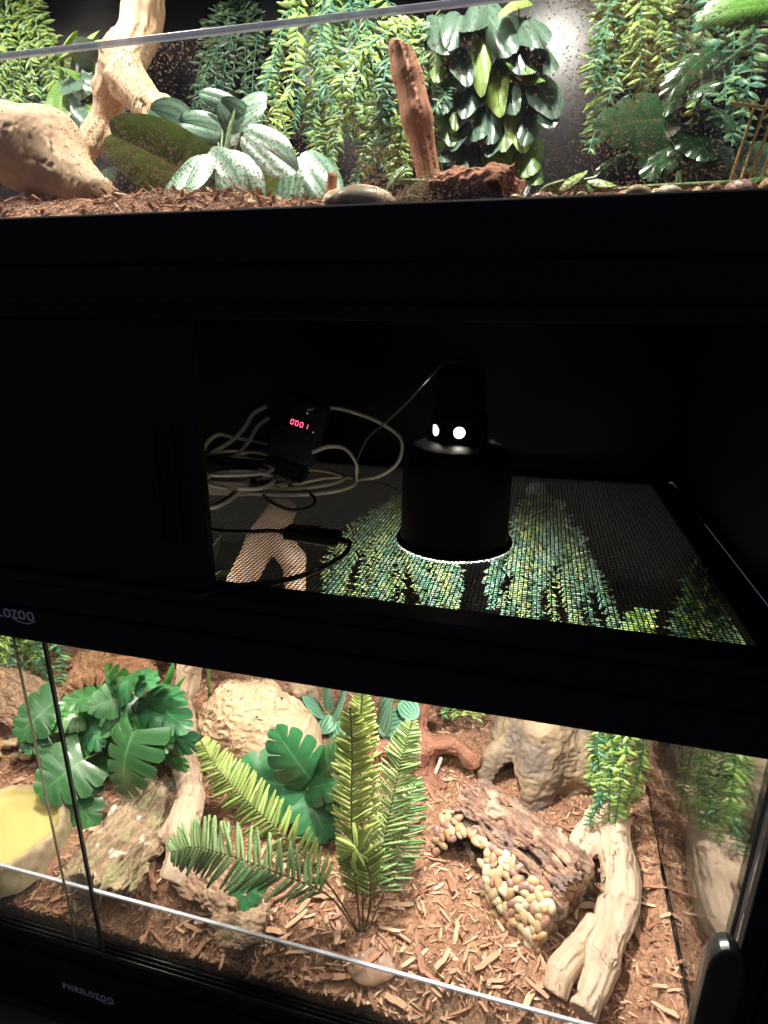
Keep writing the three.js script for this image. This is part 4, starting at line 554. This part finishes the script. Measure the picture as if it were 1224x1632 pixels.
// fern: each frond a stalk with its pinnae
{
  const pinna = [0, 1, 2].map((k) => {
    const P = [], I = [], n = 22, U = [];
    for (let i = 0; i <= n; i++) { const u = i / n, w = 0.5 * Math.pow(Math.sin(Math.PI * (0.14 + 0.86 * u) * 0.98), 0.38) * (0.68 + 0.32 * (i % 2)), z = -0.10 * u * u * (1 + k) + 0.035 * (i % 2), y = u; P.push(-w, y + 0.02 * (i % 2), z - 0.12 * w, 0, y, z + 0.06, w, y + 0.02 * (i % 2), z - 0.12 * w); U.push(0, u, 0.5, u, 1, u); }
    for (let i = 0; i < n; i++) for (let j = 0; j < 2; j++) { const a = i * 3 + j; I.push(a, a + 1, a + 4, a, a + 4, a + 3); }
    const g = new THREE.BufferGeometry(); g.setAttribute('position', new THREE.Float32BufferAttribute(P, 3)); g.setAttribute('uv', new THREE.Float32BufferAttribute(U, 2)); g.setIndex(I); g.computeVertexNormals(); return g;
  });
  const ribbed = tex(64, 128, (u, v) => { const q = 0.5 + 0.5 * Math.cos(v * 6.283 * 11 - Math.abs(u - 0.5) * 8); const k = 0.72 + 0.28 * q + 0.1 * noise(u * 9, v * 22, 3); return [k, k, k]; });
  const mats = [[0.27, 0.31, 0.065], [0.25, 0.32, 0.07], [0.22, 0.33, 0.10], [0.13, 0.24, 0.08], [0.26, 0.33, 0.075], [0.20, 0.30, 0.115], [0.22, 0.29, 0.065]].map((c) => new THREE.MeshPhysicalMaterial({ color: rgb(...c), map: ribbed, roughness: 0.6, side: THREE.DoubleSide })), rach = std(0.10, 0.075, 0.03, 0.6);
  const t = thing('fern', 'tall yellow green artificial fern in the middle of the lower tank', 'fern', [-0.177, 0.212, -0.083]);
  const spec = [[0.028, 50, 0.18], [0.029, 52, 0.2], [0.032, 44, 0.22], [0.036, 32, 0.25], [0.034, 44, 0.2], [0.042, 36, 0.22], [0.026, 22, 0.3]];
  T.fern.forEach((pts, fi) => {
    const [maxL, n, bare] = spec[fi], cv = new THREE.CatmullRomCurve3(pts.map((p) => V(...p)), false, 'centripetal'), L = cv.getLength();
    const st = part('frond', tube(pts, 0.0013, 40, 5), rach, t);
    const face = V(0.15, 0.6, 0.78);
    for (let i = 0; i < n; i++) for (const s of [-1, 1]) {
      const u = bare + (1 - bare) * (i + 0.25 * (s > 0)) / n, p = cv.getPoint(Math.min(u, 0.999)), a = cv.getTangent(Math.min(u, 0.999)), q = (u - bare) / (1 - bare);
      const len = maxL * (fi === 6 ? 1 : 1) * Math.pow(Math.sin(Math.PI * (0.2 + 0.8 * q) * 0.97), 0.7) * rr(0.9, 1.08) + 0.002;
      const nrm = face.clone().addScaledVector(a, -face.dot(a)).normalize(), side = V().crossVectors(a, nrm).multiplyScalar(s);
      const dir = side.clone().multiplyScalar(0.88).addScaledVector(a, 0.42 + rr(-0.16, 0.16)).addScaledVector(nrm, rr(-0.35, 0.12)).normalize(), N2 = nrm.clone().addScaledVector(dir, -nrm.dot(dir)).normalize().applyAxisAngle(dir, rr(-0.4, 0.4)), X = V().crossVectors(dir, N2), w = L * (1 - bare) / n * 1.0;
      const o = part('pinna', pinna[(i + (s > 0)) % 3], mats[fi], st);
      setMatrix(o, new THREE.Matrix4().makeBasis(X.multiplyScalar(w), dir.multiplyScalar(len), N2.multiplyScalar(len)).setPosition(p));
    }
  });
  settle(t);
}

// hanging vines: strands of small leaflets
const leaflet = [0, 1, 2].map((k) => { const P = [], I = [], n = 5; for (let i = 0; i <= n; i++) { const u = i / n, w = 0.5 * Math.pow(Math.sin(Math.PI * (0.1 + 0.9 * u) * 0.98), 0.7), z = (0.22 - 0.2 * k) * u * (1 - u) * 2 - 0.16 * k * u * u; P.push(-w, u, z, 0, u, z + 0.1 * w * (k + 1), w, u, z); } for (let i = 0; i < n; i++) for (let j = 0; j < 2; j++) { const a = i * 3 + j; I.push(a, a + 1, a + 4, a, a + 4, a + 3); } const g = new THREE.BufferGeometry(); g.setAttribute('position', new THREE.Float32BufferAttribute(P, 3)); g.setIndex(I); g.computeVertexNormals(); return g; });
const vineMat = new THREE.MeshPhysicalMaterial({ vertexColors: true, roughness: 0.42, side: THREE.DoubleSide }), vineStem = std(0.05, 0.2, 0.14, 0.5);
function vine(label, hook, ends, { n = 12, leaf = 0.024, wid = 0.3, gap = 0.0075, lime = 0.5, cup = false, drop = 0.35, curl = 0.02, out = 0.02, limeC = [0.31, 0.44, 0.09], tealC = [0.06, 0.18, 0.11] } = {}) {
  const t = thing('hanging_vine', label, 'vine', hook);
  if (cup) { part('suction_cup', new THREE.LatheGeometry([[0.0001, 0.004], [0.012, 0.0035], [0.02, 0.0005], [0.0195, 0], [0.0001, 0.001]].map((p) => new THREE.Vector2(...p)), 32).rotateX(Math.PI / 2).translate(hook[0], hook[1], ZB + 0.0005), new THREE.MeshPhysicalMaterial({ color: rgb(0.8, 0.82, 0.82), roughness: 0.12, transmission: 0.7, thickness: 0 }), t); part('hook', capped([[hook[0], hook[1], ZB + 0.004], [hook[0], hook[1] - 0.004, ZB + 0.02], [hook[0], hook[1] + 0.006, ZB + 0.026]], 0.0025, 8, 6), std(0.6, 0.62, 0.62, 0.3), t); }
  for (let k = 0; k < n; k++) {
    const u = (k + rr(0.1, 0.9)) / n, a = ends[0], b = ends[1], len = rr(drop, 1), e = [mix(a[0], b[0], u) , mix(hook[1], mix(a[1], b[1], u), len), mix(a[2], b[2], rnd()) + rr(-out, out)], ex = mix(hook[0], e[0], 0.4 + 0.6 * len);
    const p = [[hook[0] + rr(-0.008, 0.008), hook[1], hook[2]], [mix(hook[0], ex, 0.45), mix(hook[1], e[1], 0.22) + 0.01, mix(hook[2], e[2], 0.5) + rr(0, out)], [mix(hook[0], ex, 0.85) + rr(-curl, curl), mix(hook[1], e[1], 0.65), mix(hook[2], e[2], 0.9) + rr(-out, out)], [ex + rr(-curl, curl), e[1], e[2]]];
    const cv = new THREE.CatmullRomCurve3(p.map((q) => V(...q))), L = cv.getLength(), cnt = Math.floor(L / gap), hp = new Heap();
    const st = part('strand', new THREE.TubeGeometry(cv, 24, 0.0011, 4), vineStem, t);
    const lk = rnd() < lime ? 1 : 0, m = new THREE.Matrix4();
    for (let i = 2; i < cnt; i++) for (const s of [-1, 1]) {
      const w = i / cnt, q = cv.getPoint(w), tg = cv.getTangent(w), nf = V(rr(-0.5, 0.5), rr(0, 0.6), 1); nf.addScaledVector(tg, -nf.dot(tg)).normalize();
      const side = V().crossVectors(tg, nf).multiplyScalar(s), dir = side.multiplyScalar(0.8).addScaledVector(tg, rr(-0.05, 0.85)).addScaledVector(nf, rr(-0.35, 0.6)).normalize(), N2 = nf.addScaledVector(dir, -nf.dot(dir)).normalize().applyAxisAngle(dir, rr(-0.7, 0.7)), X = V().crossVectors(dir, N2), l = leaf * rr(0.65, 1.15) * (1 - 0.45 * w * w);
      m.makeBasis(X.multiplyScalar(l * wid), dir.multiplyScalar(l), N2.multiplyScalar(l)).setPosition(q);
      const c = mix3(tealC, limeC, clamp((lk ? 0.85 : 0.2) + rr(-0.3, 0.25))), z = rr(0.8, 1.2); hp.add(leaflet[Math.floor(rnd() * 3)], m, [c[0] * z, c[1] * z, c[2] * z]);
    }
    const lf = part('leaflets', hp.done(), vineMat, st); lf.userData.kind = 'stuff';
  }
  return settle(t);
}
vine('leafy vine hanging behind the dome lamp, left of it under the screen', [-0.223, 0.69, -0.585], [[-0.42, 0.38, -0.5], [-0.06, 0.38, -0.5]], { n: 34, leaf: 0.019, gap: 0.006, lime: 0.5, drop: 0.25, curl: 0.035, limeC: [0.36, 0.46, 0.17], tealC: [0.13, 0.27, 0.21] });
vine('leafy vine on a clear suction hook right of the dome lamp', [0.01, 0.712, -0.585], [[-0.075, 0.40, -0.5], [0.19, 0.40, -0.5]], { n: 34, leaf: 0.019, gap: 0.006, cup: true, lime: 0.45, drop: 0.25, curl: 0.035, limeC: [0.36, 0.46, 0.17], tealC: [0.13, 0.27, 0.21] });
vine('leafy vine hanging over the pale driftwood limb at the right', [0.18, 0.60, -0.40], [[0.115, 0.27, -0.37], [0.19, 0.22, -0.29]], { n: 14, lime: 0.6, leaf: 0.021, gap: 0.006, curl: 0.03, drop: 0.62, out: 0.03 });
vine('short leafy vine under the right front end of the screen', [0.205, 0.728, -0.26], [[0.165, 0.645, -0.14], [0.222, 0.645, -0.14]], { n: 16, lime: 0.4, leaf: 0.02, gap: 0.006, drop: 0.6, curl: 0.01 });
vine('lime and teal vine hanging at the far left of the lower tank', [-1.05, 0.60, -0.46], [[-1.13, 0.24, -0.40], [-0.95, 0.24, -0.42]], { n: 16, lime: 0.6, leaf: 0.03, drop: 0.75 });
vine('small fern-like vine behind the left split-leaf plant', [-0.72, 0.46, -0.55], [[-0.84, 0.27, -0.50], [-0.66, 0.27, -0.52]], { n: 9, lime: 0.5, leaf: 0.03, drop: 0.7, limeC: [0.2, 0.36, 0.05] });
vine('small bright green vine end between red root and rock cave', [-0.12, 0.44, -0.56], [[-0.15, 0.24, -0.52], [-0.06, 0.24, -0.52]], { n: 6, lime: 0.7, leaf: 0.022, drop: 0.8 });
vine('bright lime vine in the upper left corner', [-0.87, 1.52, -0.5], [[-0.93, 1.24, -0.45], [-0.74, 1.24, -0.45]], { n: 26, lime: 0.7, leaf: 0.022, wid: 0.27, gap: 0.0055, drop: 0.5, limeC: [0.31, 0.45, 0.10] });
vine('ferny vine hanging in the middle of the upper back wall', [-0.30, 1.52, -0.5], [[-0.42, 1.19, -0.4], [-0.2, 1.19, -0.4]], { n: 22, lime: 0.5, leaf: 0.021, wid: 0.26, gap: 0.0055, drop: 0.7, curl: 0.04 });
vine('lime vine trailing behind the upright cork stick', [-0.15, 1.33, -0.32], [[-0.26, 1.14, -0.2], [-0.11, 1.15, -0.22]], { n: 20, lime: 0.75, leaf: 0.018, gap: 0.0055, drop: 0.6, curl: 0.03, limeC: [0.31, 0.45, 0.10] });
vine('bright lime vine hanging beside the mirrored lamp glow', [0.05, 1.5, -0.45], [[0.02, 1.2, -0.38], [0.13, 1.2, -0.38]], { n: 22, lime: 0.7, leaf: 0.025, wid: 0.26, gap: 0.006, drop: 0.6, limeC: [0.31, 0.45, 0.10] });
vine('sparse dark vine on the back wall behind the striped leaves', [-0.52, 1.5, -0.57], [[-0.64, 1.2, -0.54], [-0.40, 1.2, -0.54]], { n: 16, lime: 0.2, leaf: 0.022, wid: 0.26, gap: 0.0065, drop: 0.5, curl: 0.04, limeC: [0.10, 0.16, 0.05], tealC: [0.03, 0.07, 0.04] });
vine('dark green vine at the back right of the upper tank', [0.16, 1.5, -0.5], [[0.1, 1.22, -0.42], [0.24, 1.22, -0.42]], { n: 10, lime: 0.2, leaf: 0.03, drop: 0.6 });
leafyPlant('tall_leaf_plant', 'grey green leaves seen through the screen beside the cabinet door', 'plant', [-0.60, 0.22, -0.42], [[-0.56, 0.60, -0.4, -0.53, 0.66, -0.38, 0.06], [-0.56, 0.56, -0.4, -0.52, 0.60, -0.36, 0.07], [-0.57, 0.53, -0.4, -0.55, 0.48, -0.36, 0.06], [-0.55, 0.5, -0.4, -0.50, 0.52, -0.36, 0.05], [-0.58, 0.56, -0.42, -0.62, 0.62, -0.4, 0.06]], heartGeo, [pothosMat[0], pothosMat[2]], { roll: 0.4, face: 0.4, up: 1 });

// ---------------------------------------------------------------- furnishings of the upper tank
solo('forked_driftwood', driftwood(T.upDrift, { pale: [0.50, 0.36, 0.23], dark: [0.27, 0.16, 0.09], pits: 0.01 }), woodMat, 'forked driftwood rising out of the photo at the upper left', 'driftwood');
solo('driftwood_block', driftwood([T.upBurl], { k: 0.03, lump: 0.0025, groove: 0.0008, pale: [0.52, 0.36, 0.23], dark: [0.32, 0.19, 0.11] }), woodMat, 'smooth broad driftwood block at the upper left edge', 'driftwood');
solo('cork_stick', driftwood([T.corkStick], { cell: 0.0022, lump: 0.002, groove: 0.0012, pale: [0.46, 0.21, 0.11], dark: [0.30, 0.12, 0.06], cut: [[-0.14, 1.2405, -0.08, 0.35, 0.9, 0]] }), woodMat, 'upright reddish cork stick in the upper tank', 'stick');
solo('cork_stick', driftwood([[[-0.1905, 1.112, -0.05, 0.007], [-0.188, 1.136, -0.05, 0.006]]], { cell: 0.0018, lump: 0.002, groove: 0.001, pale: [0.46, 0.21, 0.11], dark: [0.30, 0.12, 0.06] }), woodMat, 'short reddish cork stump left of the upright stick', 'stick');
solo('cork_chunk', barkSlab([-0.066, 1.128, -0.045], 0.2, 0.06, 0.03, 0.9, 0.006, 71, [[0.34, 0.15, 0.09], [0.17, 0.07, 0.04]]), barkMat, 'small cork chunk beside the moss behind the upper guard', 'bark');
{ // moss: a mat of curled threads
  const hp = new Heap(), m = new THREE.Matrix4();
  for (let k = 0; k < 420; k++) { const a = rnd() * 6.28, r = Math.sqrt(rnd()), x = -0.098 + 0.03 * r * Math.cos(a), z = -0.042 + 0.014 * r * Math.sin(a), y = 1.113 + 0.016 * (1 - r * r) * rnd(), g = new THREE.TorusGeometry(rr(0.003, 0.007), 0.00028, 3, 9, rr(2, 5)); poseQ.setFromEuler(poseE.set(rnd() * 6, rnd() * 6, rnd() * 6)); const q = rr(0.7, 1.3); hp.add(g, m.compose(V(x, y, z), poseQ, V(1, 1, 1)), [0.26 * q, 0.2 * q, 0.11 * q]); }
  solo('moss_tuft', hp.done(), barkMat, 'dry grey moss tuft at the foot of the cork stick', 'moss');
}
[[-0.165, 0.014], [-0.15, 0.016], [-0.045, 0.005], [-0.03, 0.004], [-0.012, 0.006], [0.018, 0.004], [0.05, 0.005], [0.058, 0.007], [0.071, 0.005], [0.079, 0.006], [0.098, 0.005], [0.108, 0.006], [0.125, 0.009], [0.142, 0.008]].forEach(([x, s], k) => { const o = pebble(scene, numbered('river_pebble'), [x, 1.1075 + s * 0.25, -0.024 + 0.006 * (k % 2)], [0.1, 1, 0.2], s, k * 3 + 2); o.scale.x *= 1.25; info(o, 'pale polished pebble along the foot of the upper guard', 'pebble', 'pebbles along the upper guard'); });
{ // bamboo sticks
  const t = thing('cane_bundle', 'small bundle of yellow canes at the upper right edge', 'canes', [0.15, 1.13, -0.1]);
  for (let k = 0; k < 5; k++) part('cane', capped([[0.136 + k * 0.007, 1.13, -0.1 + 0.004 * (k % 2)], [0.14 + k * 0.0075, 1.155, -0.098], [0.145 + k * 0.008, 1.184, -0.1]], 0.0012, 8, 6), std(0.40, 0.28, 0.07, 0.5), t);
  part('tie', capped([[0.128, 1.183, -0.098], [0.16, 1.178, -0.096], [0.19, 1.187, -0.098]], 0.0012, 12, 6), std(0.34, 0.28, 0.06, 0.5), t); settle(t);
}

// ---------------------------------------------------------------- cords and devices on the screen
const whiteCord = std(0.68, 0.67, 0.62, 0.45), blackCord = std(0.012, 0.012, 0.013, 0.4), greyCord = std(0.10, 0.10, 0.10, 0.5);
const flat = (pts, r = 0.0024) => mergeGeometries([capped(pts, r, 60, 7), capped(pts.map(([x, y, z]) => [x, y + r * 1.15, z + r * 1.3]), r, 60, 7)]);
{
  const t = thing('white_extension_cord', 'coiled white flat cord lying on the screen round the timer', 'cord', [-0.42, 0.746, -0.45]);
  const C = T.cords;
  C.white.forEach((p) => part('cord_run', flat(p), whiteCord, t));
  part('cord_tie', mergeGeometries([new THREE.TorusGeometry(0.008, 0.0016, 6, 20).rotateY(1.2).translate(...C.tie)]), blackCord, t);
  C.blackTangle.forEach((p) => part('black_cord_run', capped(p, 0.0022, 50, 6), blackCord, t));
  settle(t);
  solo('thin_cord', capped(C.lamp, 0.0016, 60, 6), greyCord, 'thin grey cord dropping from the lamp top to the coil', 'cord');
  solo('black_cord', capped(C.blackLoop, 0.0026, 60, 7), blackCord, 'black cord loop lying in front of the coiled white cord', 'cord');
  solo('grey_cord', capped(C.grey, 0.0014, 30, 6), greyCord, 'thin grey cord end on the screen left of the lamp', 'cord');
  const s = thing('inline_switch', 'black inline cord switch lying on the screen left of the lamp', 'switch', [-0.268, 0.746, -0.18]);
  const bd = part('switch_body', new RoundedBoxGeometry(0.078, 0.017, 0.026, 3, 0.005), blackCord, s); bd.position.set(-0.268, 0.7535, -0.179); bd.rotation.y = -0.12;
  part('switch_rocker', new RoundedBoxGeometry(0.018, 0.006, 0.014, 2, 0.002).translate(0, 0.0085, 0), std(0.02, 0.02, 0.02, 0.3), bd);
  part('strain_relief', capped([[-0.23, 0.752, -0.1745], [-0.222, 0.752, -0.173]], 0.0042, 4, 8), blackCord, s); part('strain_relief', capped([[-0.306, 0.752, -0.1845], [-0.313, 0.752, -0.185]], 0.0042, 4, 8), blackCord, s);
  part('cord_run', capped(C.sw1, 0.003, 30, 8), blackCord, s); part('cord_run', capped(C.sw2, 0.003, 50, 8), blackCord, s); settle(s);
}
{ // power strip and adapter
  const t = thing('power_strip', 'black power strip half hidden by the cabinet door', 'power strip', [-0.53, 0.746, -0.385]);
  const b = part('strip_body', new RoundedBoxGeometry(0.19, 0.026, 0.045, 3, 0.005), blackIn, t); b.position.set(-0.535, 0.775, -0.405); b.rotation.y = -0.1;
  for (let k = 0; k < 3; k++) part('outlet', new THREE.CylinderGeometry(0.013, 0.013, 0.002, 20).translate(-0.06 + k * 0.055, 0.0135, 0), std(0.03, 0.03, 0.03, 0.6), b);
  part('rubber_foot', box(-0.61, -0.60, 0.7437, 0.763, -0.41, -0.40), blackIn, t); part('rubber_foot', box(-0.47, -0.46, 0.7437, 0.763, -0.41, -0.40), blackIn, t); settle(t);
  const a = thing('power_adapter', 'beige power adapter in front of the black strip', 'adapter', [-0.478, 0.746, -0.355]);
  const ab = part('adapter_body', new RoundedBoxGeometry(0.062, 0.024, 0.032, 3, 0.003), std(0.50, 0.42, 0.36, 0.5), a); ab.position.set(-0.478, 0.757, -0.352); ab.rotation.y = 0.12;
  part('plug_face', new RoundedBoxGeometry(0.008, 0.02, 0.028, 2, 0.002).translate(-0.036, 0, 0), blackIn, ab); settle(a);
}
{ // digital timer
  const t = thing('digital_timer', 'black plug-in timer with a glowing red four digit display', 'timer', [-0.405, 0.78, -0.45]);
  const b = part('timer_body', new RoundedBoxGeometry(0.085, 0.115, 0.05, 4, 0.01), std(0.014, 0.014, 0.016, 0.35), t); b.position.set(-0.394, 0.836, -0.452); b.rotation.set(-0.15, 0.25, -0.28);
  part('display_window', new RoundedBoxGeometry(0.05, 0.02, 0.002, 2, 0.0008).translate(0, 0.012, 0.0255), std(0.012, 0.008, 0.009, 0.12), b);
  const S = { a: [0, 1, 1, 0], g: [0, 0, 1, 0], d: [0, -1, 1, 0], f: [-1, 0.5, 0, 1], b: [1, 0.5, 0, 1], e: [-1, -0.5, 0, 1], c: [1, -0.5, 0, 1] }, g = [];
  '0001'.split('').forEach((ch, k) => { for (const s of ch === '0' ? 'abcdef' : 'bc') { const [x, y, h] = S[s]; g.push(new THREE.BoxGeometry(h ? 0.0036 : 0.0011, h ? 0.0011 : 0.0034, 0.0006).translate(-0.0123 + k * 0.0082 + x * 0.0022, 0.012 + y * 0.0038, 0.0269)); } });
  g.push(new THREE.BoxGeometry(0.0009, 0.0009, 0.0006).translate(-0.0082, 0.0162, 0.0269));
  part('display_digits', mergeGeometries(g), std(0.2, 0.02, 0.04, 0.5, { emissive: rgb(1, 0.10, 0.22), emissiveIntensity: 2.6 }), b);
  for (const [x, y] of [[0.0075, 0.033], [0.026, 0.006]]) part('indicator_light', new THREE.CylinderGeometry(0.0012, 0.0012, 0.001, 12).rotateX(Math.PI / 2).translate(x, y, 0.0255), std(0.6, 0.5, 0.5, 0.4, { emissive: rgb(0.5, 0.36, 0.40), emissiveIntensity: 0.6 }), b);
  part('round_plug', new THREE.CylinderGeometry(0.026, 0.028, 0.03, 28).rotateX(Math.PI / 2 - 0.2).translate(-0.002, 0.066, -0.02), std(0.03, 0.03, 0.03, 0.6), b);
  part('socket_base', new RoundedBoxGeometry(0.07, 0.03, 0.06, 3, 0.006).translate(0, -0.068, 0), blackIn, b); settle(t);
}
renderer.render(scene, camera);
